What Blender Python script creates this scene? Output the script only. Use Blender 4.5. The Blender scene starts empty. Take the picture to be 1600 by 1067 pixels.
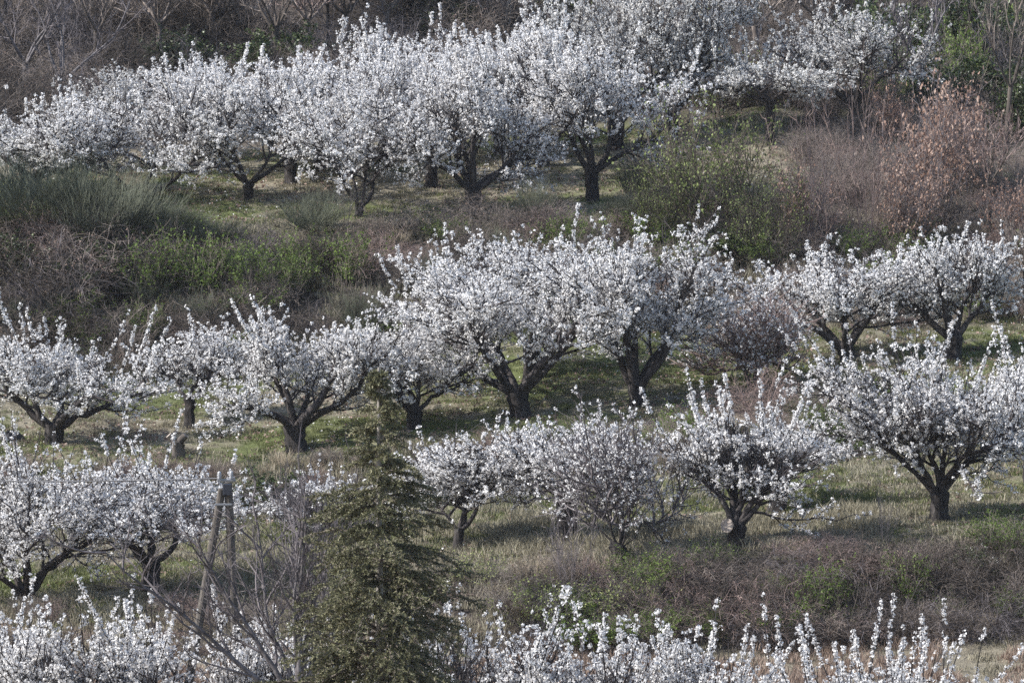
import bpy, math, numpy as np
from mathutils import Vector, Euler
C = bpy.context.scene.collection
SC = bpy.context.scene
# ------------------------------------------------------------------ camera, light
F = 9000.0                       # focal length in photo pixels (1600 wide)
PITCH = math.radians(-4.0)
ZC = 30.0                        # camera height above the valley
cp, sp_ = math.cos(PITCH), math.sin(PITCH)
cam_d = bpy.data.cameras.new('camera'); cam = bpy.data.objects.new('camera', cam_d); C.objects.link(cam)
cam.location = (0, 0, ZC); cam.rotation_euler = (math.pi/2 + PITCH, 0, 0)
cam_d.sensor_width = 36; cam_d.lens = 36*F/1600
cam_d.clip_start = 1; cam_d.clip_end = 3000
cam_d.dof.use_dof = True; cam_d.dof.focus_distance = 146; cam_d.dof.aperture_fstop = 7
SC.camera = cam
SUN_DIR = Vector((-0.84, -0.14, 0.70)).normalized()      # towards the sun: left, high, a little on the camera's side
w = bpy.data.worlds.new('World'); SC.world = w; w.use_nodes = True
nt = w.node_tree; nt.nodes.clear()
sky = nt.nodes.new('ShaderNodeTexSky'); sky.sky_type = 'NISHITA'; sky.sun_disc = False
sky.sun_elevation = math.asin(SUN_DIR.z); sky.sun_rotation = math.atan2(SUN_DIR.x, SUN_DIR.y)
bg = nt.nodes.new('ShaderNodeBackground'); bg.inputs[1].default_value = 0.15
wo = nt.nodes.new('ShaderNodeOutputWorld')
nt.links.new(sky.outputs[0], bg.inputs[0]); nt.links.new(bg.outputs[0], wo.inputs[0])
sl = bpy.data.lights.new('sun', 'SUN'); sl.energy = 4.4; sl.angle = math.radians(0.5); sl.color = (1, .972, .925)
so = bpy.data.objects.new('sun', sl); C.objects.link(so); so.rotation_euler = SUN_DIR.to_track_quat('Z', 'Y').to_euler()
so.location = (-60, 100, 90)
SC.view_settings.view_transform = 'Standard'; SC.view_settings.look = 'None'
SC.view_settings.exposure = 0.84; SC.view_settings.gamma = 1; SC.view_settings.use_curve_mapping = False
SC.cycles.max_bounces = 6; SC.cycles.diffuse_bounces = 3; SC.cycles.transmission_bounces = 3
SC.cycles.use_denoising = False

# ------------------------------------------------------------------ small tools
def vnoise(x, y, seed=0):
    x = np.asarray(x, float); y = np.asarray(y, float)
    xi = np.floor(x).astype(np.int64); yi = np.floor(y).astype(np.int64)
    fx = x-xi; fy = y-yi; fx = fx*fx*(3-2*fx); fy = fy*fy*(3-2*fy)
    def h(a, b):
        n = (a*374761393 + b*668265263 + seed*974711) & 0x7fffffff
        n = ((n ^ (n >> 13))*1274126177) & 0x7fffffff
        n = (n ^ (n >> 16)) & 0xffff
        return n/65535.0
    return (h(xi, yi)*(1-fx)+h(xi+1, yi)*fx)*(1-fy) + (h(xi, yi+1)*(1-fx)+h(xi+1, yi+1)*fx)*fy
def fbm(x, y, seed=0, o=3):
    s = 0; a = .5; f = 1
    for k in range(o):
        s = s + a*vnoise(x*f, y*f, seed+k*7); a *= .5; f *= 2.03
    return s/(1-.5**o)

def build(name, parts, mats, parent=None, loc=None, smooth=False):
    """parts: list of (verts (n,3), faces (m,k), material index)"""
    me = bpy.data.meshes.new(name)
    V = np.concatenate([p[0] for p in parts]).astype(np.float32)
    off = 0; idx = []; tot = []; mi = []
    for v, f, m in parts:
        idx.append((np.asarray(f)+off).ravel()); tot.append(np.full(len(f), np.asarray(f).shape[1])); mi.append(np.full(len(f), m)); off += len(v)
    idx = np.concatenate(idx).astype(np.int32); tot = np.concatenate(tot).astype(np.int32); mi = np.concatenate(mi).astype(np.int32)
    me.vertices.add(len(V)); me.vertices.foreach_set('co', V.ravel())
    me.loops.add(len(idx)); me.loops.foreach_set('vertex_index', idx)
    me.polygons.add(len(tot)); st = np.zeros(len(tot), np.int32); st[1:] = np.cumsum(tot)[:-1]
    me.polygons.foreach_set('loop_start', st); me.polygons.foreach_set('loop_total', tot)
    me.polygons.foreach_set('material_index', mi)
    me.polygons.foreach_set('use_smooth', np.full(len(tot), smooth))
    for m in (mats if isinstance(mats, (list, tuple)) else [mats]): me.materials.append(m)
    me.update(calc_edges=True)
    o = bpy.data.objects.new(name, me)
    C.objects.link(o)
    if parent is not None: o.parent = parent
    if loc is not None: o.location = loc
    return o
def tag(o, label=None, cat=None, group=None, kind=None):
    if label: o['label'] = label
    if cat: o['category'] = cat
    if group: o['group'] = group
    if kind: o['kind'] = kind
    return o
def empty(name, loc, label, cat, group=None, rz=0):
    o = bpy.data.objects.new(name, None); C.objects.link(o); o.location = loc; o.rotation_euler = (0, 0, rz)
    o.empty_display_size = .2
    return tag(o, label, cat, group)
def nrm(v): return v/np.maximum(np.linalg.norm(v, axis=-1, keepdims=True), 1e-9)

def tubes(P, R, k, cap=False):
    N, S, _ = P.shape
    T = nrm(np.gradient(P, axis=1))
    m = nrm(P[:, -1]-P[:, 0])
    ref = np.where(np.abs(m[:, 2:3]) > .8, np.array([[1., 0, 0]]), np.array([[0, 0, 1.]]))[:, None, :]
    A = nrm(np.cross(T, np.broadcast_to(ref, T.shape))); B = np.cross(T, A)
    th = np.arange(k)*2*np.pi/k
    V = P[:, :, None, :] + R[:, :, None, None]*(np.cos(th)[None, None, :, None]*A[:, :, None, :]+np.sin(th)[None, None, :, None]*B[:, :, None, :])
    base = (np.arange(N)*S*k)[:, None, None] + (np.arange(S-1)*k)[None, :, None]
    j = np.arange(k)[None, None, :]; j2 = (j+1) % k
    f = np.stack([base+j, base+j2, base+k+j2, base+k+j], -1).reshape(-1, 4)
    return V.reshape(-1, 3), f

def sprout(rng, P, n, t0, t1, a0, a1, length, S, up, wob, lj=.3):
    """n children on each of the N parent polylines."""
    N, Sp, _ = P.shape
    t = (np.arange(n)[None]+rng.random((N, n)))/n*(t1-t0)+t0
    q = t*(Sp-1)*.9999; i = q.astype(int); fr = (q-i)[..., None]
    ar = np.arange(N)[:, None]
    p = P[ar, i]*(1-fr)+P[ar, i+1]*fr
    T = nrm(P[ar, i+1]-P[ar, i])
    ph = np.arange(n)[None]*2.4+rng.random((N, 1))*6.28+rng.normal(0, .5, (N, n))
    ref = np.where(np.abs(T[..., 2:3]) > .9, np.array([1., 0, 0]), np.array([0, 0, 1.]))
    A = nrm(np.cross(T, ref)); B = np.cross(T, A)
    pe = np.cos(ph)[..., None]*A+np.sin(ph)[..., None]*B
    a = (a0+(a1-a0)*rng.random((N, n)))[..., None]
    d = (np.cos(a)*T+np.sin(a)*pe).reshape(-1, 3)
    if callable(length): L = length(t)
    else: L = np.full((N, n), length)
    L = (L*(1+lj*rng.normal(0, 1, (N, n)).clip(-1.6, 1.6))).clip(.03).reshape(-1)
    return grow(rng, p.reshape(-1, 3), d, L, S, up, wob)
def grow(rng, p, d, L, S, up, wob):
    out = [p]; up = np.broadcast_to(np.asarray(up, float), (len(p),)) if np.ndim(up) < 2 else up
    for s in range(S):
        d = nrm(d + np.stack([0*up, 0*up, up], -1)/S + rng.normal(0, wob, d.shape))
        p = p + d*(L/S)[:, None]; out.append(p)
    return np.stack(out, 1)

def petals(rng, cen, rad, n, size):
    """n small petal faces round each centre"""
    N = len(cen)
    d = nrm(rng.normal(0, 1, (N, n, 3))); d[..., 2] += .15; d = nrm(d)
    c = cen[:, None]+d*(rad[:, None, None])
    nn = nrm(d+rng.normal(0, .5, d.shape))
    A = nrm(np.cross(nn, rng.normal(0, 1, d.shape))); B = np.cross(nn, A)
    s = size*(.65+.7*rng.random((N, n, 1)))
    V = np.stack([c-A*s*.55+B*s*.1, c+B*s*.62+A*s*.15+nn*s*.1, c+A*s*.5-B*s*.35], 2)
    f = np.arange(N*n*3).reshape(-1, 3)
    return V.reshape(-1, 3), f
def leaves(rng, cen, size, flat=0.0, asp=.45):
    N = len(cen)
    nn = rng.normal(0, 1, (N, 3)); nn[:, 2] += flat; nn = nrm(nn)
    A = nrm(np.cross(nn, rng.normal(0, 1, (N, 3)))); B = np.cross(nn, A)
    s = (size*(.6+.8*rng.random(N)))[:, None]
    V = np.stack([cen-A*s*.6, cen-B*s*asp+nn*s*.08, cen+A*s*.6, cen+B*s*asp+nn*s*.08], 1)
    return V.reshape(-1, 3), np.arange(N*4).reshape(-1, 4)
def along(rng, P, dens, t0=0., jit=.03, n=None):
    """random points along polylines, dens per metre"""
    seg = np.linalg.norm(np.diff(P, axis=1), axis=2); L = seg.sum(1)*(1-t0)
    cnt = rng.poisson(L*dens)
    r = np.repeat(np.arange(len(P)), cnt)
    t = t0+(1-t0)*rng.random(len(r)); q = t*(P.shape[1]-1)*.9999; i = q.astype(int); fr = (q-i)[:, None]
    return P[r, i]*(1-fr)+P[r, i+1]*fr+rng.normal(0, jit, (len(r), 3))

# ------------------------------------------------------------------ materials
def nodes(name):
    m = bpy.data.materials.new(name); m.use_nodes = True; t = m.node_tree
    return m, t, t.nodes['Principled BSDF']
def ramp(t, stops):
    r = t.nodes.new('ShaderNodeValToRGB'); e = r.color_ramp.elements
    while len(e) < len(stops): e.new(.5)
    for k, (p, c) in enumerate(stops): e[k].position = p; e[k].color = (*c, 1)
    return r
def leaf_mat(name, cols, trans=.35, rough=.6, spec=.25, noise_scale=None, cat_w=.5):
    """colour picked per small face group (random per island) and by broad noise"""
    m, t, b = nodes(name)
    g = t.nodes.new('ShaderNodeNewGeometry'); oi = t.nodes.new('ShaderNodeObjectInfo')
    r = ramp(t, [(k/max(1, len(cols)-1), c) for k, c in enumerate(cols)])
    tc = t.nodes.new('ShaderNodeTexCoord'); nz = t.nodes.new('ShaderNodeTexNoise'); nz.inputs['Scale'].default_value = noise_scale or 1.3
    t.links.new(g.outputs['Position'], nz.inputs['Vector'])
    a = t.nodes.new('ShaderNodeMath'); a.operation = 'MULTIPLY_ADD'; a.inputs[1].default_value = .9; 
    s = t.nodes.new('ShaderNodeMath'); s.operation = 'MULTIPLY_ADD'; s.inputs[1].default_value = 1.3; s.inputs[2].default_value = -.62
    t.links.new(nz.outputs[0], s.inputs[0]); t.links.new(g.outputs['Random Per Island'], a.inputs[0]); t.links.new(s.outputs[0], a.inputs[2])
    ob = t.nodes.new('ShaderNodeMath'); ob.operation = 'MULTIPLY_ADD'; ob.inputs[1].default_value = .36; ob.inputs[2].default_value = -.18
    ad = t.nodes.new('ShaderNodeMath'); ad.operation = 'ADD'; t.links.new(oi.outputs['Random'], ob.inputs[0]); t.links.new(ob.outputs[0], ad.inputs[0]); t.links.new(a.outputs[0], ad.inputs[1])
    t.links.new(ad.outputs[0], r.inputs[0])
    t.links.new(r.outputs[0], b.inputs['Base Color'])
    b.inputs['Roughness'].default_value = rough; b.inputs['Specular IOR Level'].default_value = spec
    tr = t.nodes.new('ShaderNodeBsdfTranslucent'); mx = t.nodes.new('ShaderNodeMixShader'); mx.inputs[0].default_value = trans
    t.links.new(r.outputs[0], tr.inputs[0]); t.links.new(b.outputs[0], mx.inputs[1]); t.links.new(tr.outputs[0], mx.inputs[2])
    t.links.new(mx.outputs[0], t.nodes['Material Output'].inputs[0])
    return m
def bark_mat(name, c0, c1, scale=12, bump=.6, rough=.9, c2=None):
    m, t, b = nodes(name)
    tc = t.nodes.new('ShaderNodeTexCoord'); mp = t.nodes.new('ShaderNodeMapping'); mp.inputs['Scale'].default_value = (1, 1, .35)
    nz = t.nodes.new('ShaderNodeTexNoise'); nz.inputs['Scale'].default_value = scale; nz.inputs['Detail'].default_value = 6; nz.inputs['Roughness'].default_value = .7
    t.links.new(tc.outputs['Object'], mp.inputs[0]); t.links.new(mp.outputs[0], nz.inputs['Vector'])
    st = [(.35, c0), (.62, c1)] + ([(.72, c2)] if c2 else [])
    r = ramp(t, st); t.links.new(nz.outputs[0], r.inputs[0]); t.links.new(r.outputs[0], b.inputs['Base Color'])
    bp = t.nodes.new('ShaderNodeBump'); bp.inputs['Strength'].default_value = bump; bp.inputs['Distance'].default_value = .04
    t.links.new(nz.outputs[0], bp.inputs['Height']); t.links.new(bp.outputs[0], b.inputs['Normal'])
    b.inputs['Roughness'].default_value = rough; b.inputs['Specular IOR Level'].default_value = .2
    return m
M = {}
M['blossom'] = leaf_mat('blossom_white', [(.60, .58, .57), (.80, .785, .775), (.85, .84, .83), (.77, .75, .735)], trans=.30, rough=.7, spec=.1)
M['blossom_cream'] = leaf_mat('blossom_cream', [(.54, .52, .51), (.70, .69, .665), (.78, .77, .745)], trans=.30, rough=.7, spec=.1)
M['bark'] = bark_mat('dark_cherry_bark', (.012, .011, .011), (.06, .052, .05), 11, 1., c2=(.22, .21, .19))
M['limb'] = bark_mat('cherry_limb_bark', (.022, .019, .019), (.09, .078, .074), 11, .9, c2=(.24, .23, .22))
M['twig'] = bark_mat('cherry_twig_bark', (.028, .024, .025), (.09, .078, .078), 6, .1)
M['greybark'] = bark_mat('grey_bark', (.07, .063, .066), (.20, .185, .19), 8, .4)
M['greytwig'] = bark_mat('grey_twig', (.075, .066, .07), (.18, .16, .165), 5, .1)
M['palebark'] = bark_mat('pale_bark', (.20, .18, .16), (.40, .37, .34), 8, .4)
M['browntwig'] = bark_mat('brown_twig', (.10, .082, .072), (.29, .245, .215), 4, .1)
M['redtwig'] = bark_mat('red_brown_twig', (.13, .09, .083), (.32, .245, .22), 4, .1)
M['dryreed'] = bark_mat('dry_stalk', (.20, .16, .11), (.38, .32, .24), 4, .1)
M['darktwig'] = bark_mat('dark_twig', (.045, .038, .034), (.12, .10, .085), 4, .1)
M['green'] = leaf_mat('spring_green_leaf', [(.06, .09, .02), (.12, .18, .035), (.20, .27, .07)], .35)
M['yellow'] = leaf_mat('pale_young_leaf', [(.16, .20, .06), (.30, .34, .12), (.40, .42, .20)], .35)
M['olive'] = leaf_mat('olive_leaf', [(.10, .125, .04), (.18, .22, .075), (.28, .33, .13)], .3)
M['ivy'] = leaf_mat('dark_evergreen_leaf', [(.018, .03, .011), (.045, .065, .02), (.09, .115, .04)], .15, .4, .4)
M['russet'] = leaf_mat('russet_dry_leaf', [(.22, .13, .095), (.38, .245, .185), (.50, .37, .30)], .35)
M['drybrown'] = leaf_mat('brown_dry_leaf', [(.14, .09, .075), (.26, .18, .15), (.38, .28, .23)], .3)
M['broom'] = bark_mat('broom_stem', (.065, .072, .052), (.16, .17, .125), 3, .1)
M['needle'] = leaf_mat('cedar_needle', [(.06, .066, .035), (.15, .15, .08), (.28, .265, .16)], .15, .6)
M['stumpbark'] = bark_mat('stump_bark', (.05, .042, .036), (.15, .13, .115), 9, .7)
M['wood'] = bark_mat('weathered_pole_wood', (.045, .04, .036), (.13, .115, .10), 7, .4)
M['cutwood'] = bark_mat('sawn_wood', (.22, .18, .15), (.42, .36, .31), 14, .2)
def plain(name, col, rough=.5, metal=0):
    m, t, b = nodes(name)
    nz = t.nodes.new('ShaderNodeTexNoise'); nz.inputs['Scale'].default_value = 20
    r = ramp(t, [(.3, tuple(c*.75 for c in col)), (.7, col)]); t.links.new(nz.outputs[0], r.inputs[0]); t.links.new(r.outputs[0], b.inputs['Base Color'])
    b.inputs['Roughness'].default_value = rough; b.inputs['Metallic'].default_value = metal
    return m
M['steel'] = plain('galvanised_steel', (.32, .33, .35), .5, .6)
M['porcelain'] = plain('porcelain', (.42, .43, .46), .25)
M['darkplastic'] = plain('dark_plastic', (.04, .045, .06), .4)
M['cable'] = plain('black_cable', (.05, .05, .06), .5)
M['stone'] = bark_mat('dark_stone', (.03, .03, .035), (.10, .10, .105), 5, .8)

# ------------------------------------------------------------------ terrain
UX = np.array([-400, 0, 400, 800, 1200, 1600, 2000.])
# distance, screen row (photo pixels) of each terrace line at UX
LINES = [
 (104, [1400]*7),
 (124, [1030, 1030, 1025, 1010, 1000, 985, 985]),     # front terrace back edge
 (127, [962, 962, 950, 893, 852, 828, 822]),           # lower terrace front edge
 (138.5, [805, 805, 800, 752, 722, 694, 690]),         # lower terrace back edge
 (140.5, [738, 738, 734, 694, 664, 642, 636]),         # middle terrace front edge
 (152, [604, 604, 592, 530, 512, 502, 496]),           # middle terrace back edge
 (157, [352, 352, 350, 346, 352, 356, 350]),           # upper terrace front edge
 (169, [262, 262, 250, 226, 180, 190, 190]),           # upper terrace back edge
 (184, [60, 60, 60, 60, 60, 60, 60]),
 (215, [-420]*7)]
D = np.array([l[0] for l in LINES]); VV = np.array([l[1] for l in LINES], float)
def vrow(u):    # (n, lines)
    u = np.atleast_1d(u); return np.stack([np.interp(u, UX, VV[k]) for k in range(len(D))], 1)
def ground(x, y):
    x = np.asarray(x, float); y = np.asarray(y, float); sh = x.shape; x = x.ravel(); y = y.ravel()
    yc = y.clip(104, 215)
    u = 800+F*x/np.maximum(yc, 60)
    R = vrow(u.clip(-400, 2000))
    wob = (fbm(x*.35, yc*.35, 3)-.5)*1.0
    yw = (yc+wob).clip(104, 215)
    k = np.searchsorted(D, yw, side='right').clip(1, len(D)-1)
    a = (yw-D[k-1])/(D[k]-D[k-1])
    v = R[np.arange(len(yw)), k-1]*(1-a)+R[np.arange(len(yw)), k]*a
    z = ZC + yc*np.tan(PITCH+np.arctan((533.5-v)/F))
    z = z + (fbm(x*.8, yc*.8, 5)-.5)*.22 + (fbm(x*3, yc*3, 9, 2)-.5)*.07
    z = np.where(y < 104, z-(104-y)*.28*np.exp(-(104-y)/90)+((104-y).clip(0)/104)**3*22*(y < 104), z)
    z = np.where(y > 215, z+(y-215)*.30, z)
    return z.reshape(sh)
def ray(u, v, y):
    a = (u-800)/F; b = (533.5-v)/F
    t = y/(cp-b*sp_)
    return np.array([t*a, y, ZC+t*(sp_+b*cp)])
def pos(u, v):
    """point of the ground seen at photo pixel (u, v)"""
    R = vrow(min(max(u, -400), 2000))[0]
    y = float(np.interp(-v, -R, D))
    best = None
    for dy in np.linspace(-1.6, 1.6, 33):
        p = ray(u, v, y+dy); e = abs(float(ground(p[0], p[1]))-p[2])
        if best is None or e < best[0]-.004: best = (e, p)
    p = best[1]; p[2] = float(ground(p[0], p[1]))
    return p
def ppm(y): return F/(y*cp)      # photo pixels per metre at distance y

def terrain():
    ys = np.concatenate([np.arange(-60, 100, 4.), np.arange(100, 190, .36), np.arange(190, 216, .8), np.arange(216, 420, 8)])
    xs = np.concatenate([np.arange(-240, -26, 6.), np.arange(-26, 26, .4), np.arange(26, 241, 6.)])
    X, Y = np.meshgrid(xs, ys); Z = ground(X, Y)
    V = np.stack([X, Y, Z], -1).reshape(-1, 3); nx = len(xs)
    i = (np.arange(len(ys)-1)[:, None]*nx+np.arange(nx-1)[None]).ravel()
    f = np.stack([i, i+1, i+nx+1, i+nx], 1)
    return V, f, X, Y
m, t, b = nodes('hillside_soil_and_turf')
g = t.nodes.new('ShaderNodeNewGeometry')
def nz(scale, det=5, rough=.6):
    n = t.nodes.new('ShaderNodeTexNoise'); n.inputs['Scale'].default_value = scale; n.inputs['Detail'].default_value = det; n.inputs['Roughness'].default_value = rough
    t.links.new(g.outputs['Position'], n.inputs['Vector']); return n
def mix(fac, a, bb):
    x = t.nodes.new('ShaderNodeMix'); x.data_type = 'RGBA'
    t.links.new(fac, x.inputs[0])
    for s, q in ((6, a), (7, bb)):
        if isinstance(q, tuple): x.inputs[s].default_value = (*q, 1)
        else: t.links.new(q, x.inputs[s])
    return x.outputs[2]
def step(out, a, bb):
    mr = t.nodes.new('ShaderNodeMapRange'); mr.inputs[1].default_value = a; mr.inputs[2].default_value = bb; t.links.new(out, mr.inputs[0]); return mr.outputs[0]
at = t.nodes.new('ShaderNodeAttribute'); at.attribute_name = 'green'
at2 = t.nodes.new('ShaderNodeAttribute'); at2.attribute_name = 'bank'
dry = ramp(t, [(.3, (.14, .122, .093)), (.55, (.25, .222, .165)), (.75, (.36, .325, .25))]); t.links.new(nz(5, 8, .75).outputs[0], dry.inputs[0])
grn = ramp(t, [(.3, (.07, .08, .035)), (.55, (.13, .15, .06)), (.75, (.21, .22, .11))]); t.links.new(nz(7, 8, .75).outputs[0], grn.inputs[0])
soil = ramp(t, [(.3, (.05, .041, .035)), (.6, (.105, .087, .073)), (.8, (.18, .15, .13))]); t.links.new(nz(4, 8, .75).outputs[0], soil.inputs[0])
add = t.nodes.new('ShaderNodeMath'); add.operation = 'ADD'; t.links.new(nz(1.1, 5, .6).outputs[0], add.inputs[0]); t.links.new(at.outputs['Fac'], add.inputs[1])
c = mix(step(add.outputs[0], .95, 1.15), dry.outputs[0], grn.outputs[0])
c = mix(at2.outputs['Fac'], c, soil.outputs[0])
t.links.new(c, b.inputs['Base Color']); b.inputs['Roughness'].default_value = .95; b.inputs['Specular IOR Level'].default_value = .1
bp = t.nodes.new('ShaderNodeBump'); bp.inputs['Strength'].default_value = .8; bp.inputs['Distance'].default_value = .08
t.links.new(nz(9, 8, .75).outputs[0], bp.inputs['Height']); t.links.new(bp.outputs[0], b.inputs['Normal'])
M['ground'] = m
V, f, X, Y = terrain()
def greenness(x, y):
    """share of green in the turf: patches; the lower terraces are drier"""
    n = fbm(x*.22, y*.32, 21)
    g = np.where(y > 154, .52, np.where(y > 139.5, .60, np.where(y > 125.5, .50, .12)))
    u = 800+F*x/np.maximum(y, 60)
    g = g + .25*np.exp(-((u-1300)/160)**2-((y-133)/3.)**2)
    return g+(n-.5)*.9
def bankness(x, y):
    k = np.zeros_like(x)
    for a, bb in ((124, 127), (138.5, 140.5), (152, 157)):
        k = np.maximum(k, np.clip(1-np.abs(y-(a+bb)/2)/((bb-a)/2+.6), 0, 1)*2)
    k = np.maximum(k, np.clip((y-169)/3, 0, 1))
    return (k+(fbm(x*1., y*1., 33)-.5)*1.0).clip(0, 1)
go = build('hillside_ground', [(V, f, 0)], M['ground'], smooth=True); tag(go, 'terraced hillside ground of dry turf and bare soil', kind='structure')
for nm, arr in (('green', greenness(X, Y)), ('bank', bankness(X, Y))):
    a = go.data.attributes.new(nm, 'FLOAT', 'POINT'); a.data.foreach_set('value', arr.ravel().astype(np.float32))

# ------------------------------------------------------------------ blossom trees
def trunk_mesh(rng, h, r, lean, k=12):
    S = 9; s = np.linspace(0, 1, S)
    P = np.zeros((1, S, 3)); P[0, :, 2] = s*h - .12*(1-s)
    P[0, :, 0] = lean[0]*s*h + rng.normal(0, .02, S)*s; P[0, :, 1] = lean[1]*s*h
    R = r*(1+.55*np.exp(-s*6)+.16*s**3)[None]
    v, f = tubes(P, R, k)
    V = v.reshape(S, k, 3); c = P[0][:, None]
    th = np.arange(k)*2*np.pi/k
    lob = 1+.14*np.sin(3*th+rng.random()*6)[None]+.08*np.sin(5*th+rng.random()*6)[None]+rng.normal(0, .05, (S, k))
    V = c+(V-c)*lob[..., None]
    v = V.reshape(-1, 3)
    top = P[0, -1]+np.array([lean[0]*.1, 0, .03]); v = np.vstack([v, top]); n = len(v)-1; b0 = (S-1)*k
    tf = np.array([[b0+j, b0+(j+1) % k, n] for j in range(k)])
    return [(v, f, 0), (v, tf, 0)], P[0, -1]

def blossom_tree(u, v, L, R, top, label, seed, limbs=5, spec=None, th=.9, tr=.2, lean=(0, 0), dens=1., spikes=26, n2=9, n3=7, base_y=None,
                 sag=0., cream=False, upright=.55, spk=.8, twig='twig', low=.9, group=None, limb_r=.5, n4=3, csize=1., name='blossom_tree', kindword='blossoming tree', limb_len=1., y=None):
    rng = np.random.default_rng(seed); th *= .82; tr *= .85
    p0 = pos(u, v) if y is None else ray(u, v, y)
    if y is not None: p0[2] = float(ground(p0[0], p0[1]))
    s = ppm(p0[1])
    root = empty(name, tuple(p0), label, kindword, group)
    H = (v-top)/s if y is None else (ray(u, top, y)[2]-p0[2])
    xl = (u-L)/s; xr = (R-u)/s
    tp, tt = trunk_mesh(rng, th, tr, lean)
    # main limbs
    if spec is None:
        az = np.arange(limbs)*2*np.pi/limbs+rng.random()*6+rng.normal(0, .25, limbs)
        el = rng.uniform(.55, 1.05, limbs)
        spec = [(math.degrees(a), math.degrees(e), 1.) for a, e in zip(az, el)]
    sa = np.array(spec, float)
    az = np.radians(sa[:, 0]); el = np.radians(sa[:, 1]); n1 = len(sa); el = el+0
    W = (xl+xr)/2
    d = np.stack([np.cos(el)*np.cos(az), np.cos(el)*np.sin(az), np.sin(el)], 1)
    Lm = sa[:, 2]*min(W, H)*.98*limb_len*rng.uniform(.8, 1.22, n1)
    st = tt[None]+d*tr*.35-np.array([[0, 0, .10]])
    L1 = grow(rng, st, d, Lm, 9, upright*.8, .13)
    L2 = sprout(rng, L1, n2, .28, 1., .5, 1.15, lambda t: .62*np.mean(Lm)*(1.15-.6*t), 6, upright*.9-sag, .13)
    L3 = sprout(rng, L2, n3, .15, 1., .5, 1.1, .62, 3, .45-sag, .13)
    L4 = sprout(rng, L3, n4, .1, .95, .5, 1.2, .26, 1, .25-sag, .12)
    # drooping outer sprays
    # upright shoots rising from the top of the crown
    ends = np.concatenate([L2[:, -3], L2[:, -1], L1[:, -1], L3[:, -2]])
    zz = ends[:, 2]; pick = ends[zz > np.quantile(zz, .55)]
    pick = pick[rng.permutation(len(pick))[:spikes]] if spikes else pick[:1]
    dd = nrm(np.stack([pick[:, 0]/(W+.1)*.75+rng.normal(0, .28, len(pick)), rng.normal(0, .3, len(pick)), np.ones(len(pick))], 1))
    SP = grow(rng, pick, dd, rng.uniform(.25, 1.4, len(pick))*spk, 4, .5, .05)
    # fit the skeleton to the outline
    q = np.concatenate([L2.reshape(-1, 3), L3.reshape(-1, 3)])
    lo, hi = np.quantile(q[:, 0], .028), np.quantile(q[:, 0], .972); zt = max(np.quantile(q[:, 2], .985), 1.)
    spike_h = .62*spk if spikes > 8 else .2
    kz = (H-spike_h-th)/max(zt-th, .5); kl = xl/max(-lo, .3); kr = xr/max(hi, .3); ky = (kl+kr)/2
    kz, kl, kr, ky = [min(max(k, .45), 2.2) for k in (kz, kl, kr, ky)]
    def fit(P):
        P = P.copy(); x = P[..., 0]-tt[0]; P[..., 0] = tt[0]+np.where(x < 0, x*kl, x*kr); P[..., 1] *= ky
        z = P[..., 2]; P[..., 2] = np.where(z > th, th+(z-th)*kz, z)
        z = P[..., 2]; mn = low*.75*(.8+.4*np.sin(P[..., 0]*3+P[..., 1]*2)); r = np.hypot(P[..., 0]-tt[0], P[..., 1])
        P[..., 2] = np.where((z < mn) & (r > .4), mn+(z-mn)*.25, z)
        return P
    dSP = SP-SP[:, :1]
    L1, L2, L3, L4 = map(fit, (L1, L2, L3, L4)); SP = fit(SP[:, :1])+dSP
    def rad(P, r0, r1): return np.broadcast_to(np.linspace(r0, r1, P.shape[1]), P.shape[:2])*(1+0*P[..., 0])
    o = build('trunk', tp, M['bark'], root, smooth=True)
    for k in range(n1):
        r0 = tr*limb_r*(.75+.35*rng.random())
        rr = np.linspace(1, .22, 10)**.8*r0*(1+rng.normal(0, .06, 10))
        vv, ff = tubes(L1[k:k+1], rr[None], 8); build('limb', [(vv, ff, 0)], M['limb'], root, smooth=True)
    parts = []
    v2, f2 = tubes(L2, rad(L2, .034, .012), 4); v3, f3 = tubes(L3, rad(L3, .017, .007), 3); 
    v4, f4 = tubes(L4, rad(L4, .009, .004), 3); v5, f5 = tubes(SP, rad(SP, .017, .007), 3)
    tw = build('twigs', [(v2, f2, 0), (v3, f3, 0), (v4, f4, 0), (v5, f5, 0)], M[twig], root); tw['kind'] = 'stuff'
    dn = dens*.92
    clump = lambda P: P[(fbm(P[:, 0]*1.6+seed, P[:, 2]*1.6+P[:, 1], seed, 2) > .30)] if len(P) else P
    spc = along(rng, SP, 38*dn*rng.uniform(.6, 1.), .0, .018); spc = spc[vnoise(spc[:, 0]*5+seed, spc[:, 2]*5+spc[:, 1]*3, seed) > .17]
    cen = np.concatenate([along(rng, L2, 4.6*dn, .4, .03), along(rng, L3, 9.8*dn, .05, .028), along(rng, L4, 12.5*dn, 0, .03), spc])
    cen = clump(cen)
    vis = p0[2]+cen[:, 2] > ray(u, 1130, p0[1])[2]        # the foot of the front row lies below anything in view
    cen = cen[vis]
    rd = rng.uniform(.020, .046, len(cen))*csize
    vb, fb = petals(rng, cen, rd, 6, .046*csize)
    bl = build('blossom', [(vb, fb, 0)], M['blossom_cream' if cream else 'blossom'], root); bl['kind'] = 'stuff'
    return root
def copy_tree(src, loc, rz, scale, label, group=None):
    c = src.copy(); C.objects.link(c); c.location = loc; c.rotation_euler = (0, 0, rz); c.scale = scale; c['label'] = label
    if group: c['group'] = group
    for ch in list(src.children):
        d = ch.copy(); C.objects.link(d); d.parent = c
    return c

UP = 'blossoming trees on the upper terrace'
MID = 'blossoming trees on the middle terrace'
LOW = 'blossoming trees on the lower terrace'
FR = 'blossoming trees along the bottom edge'
T = blossom_tree
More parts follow.
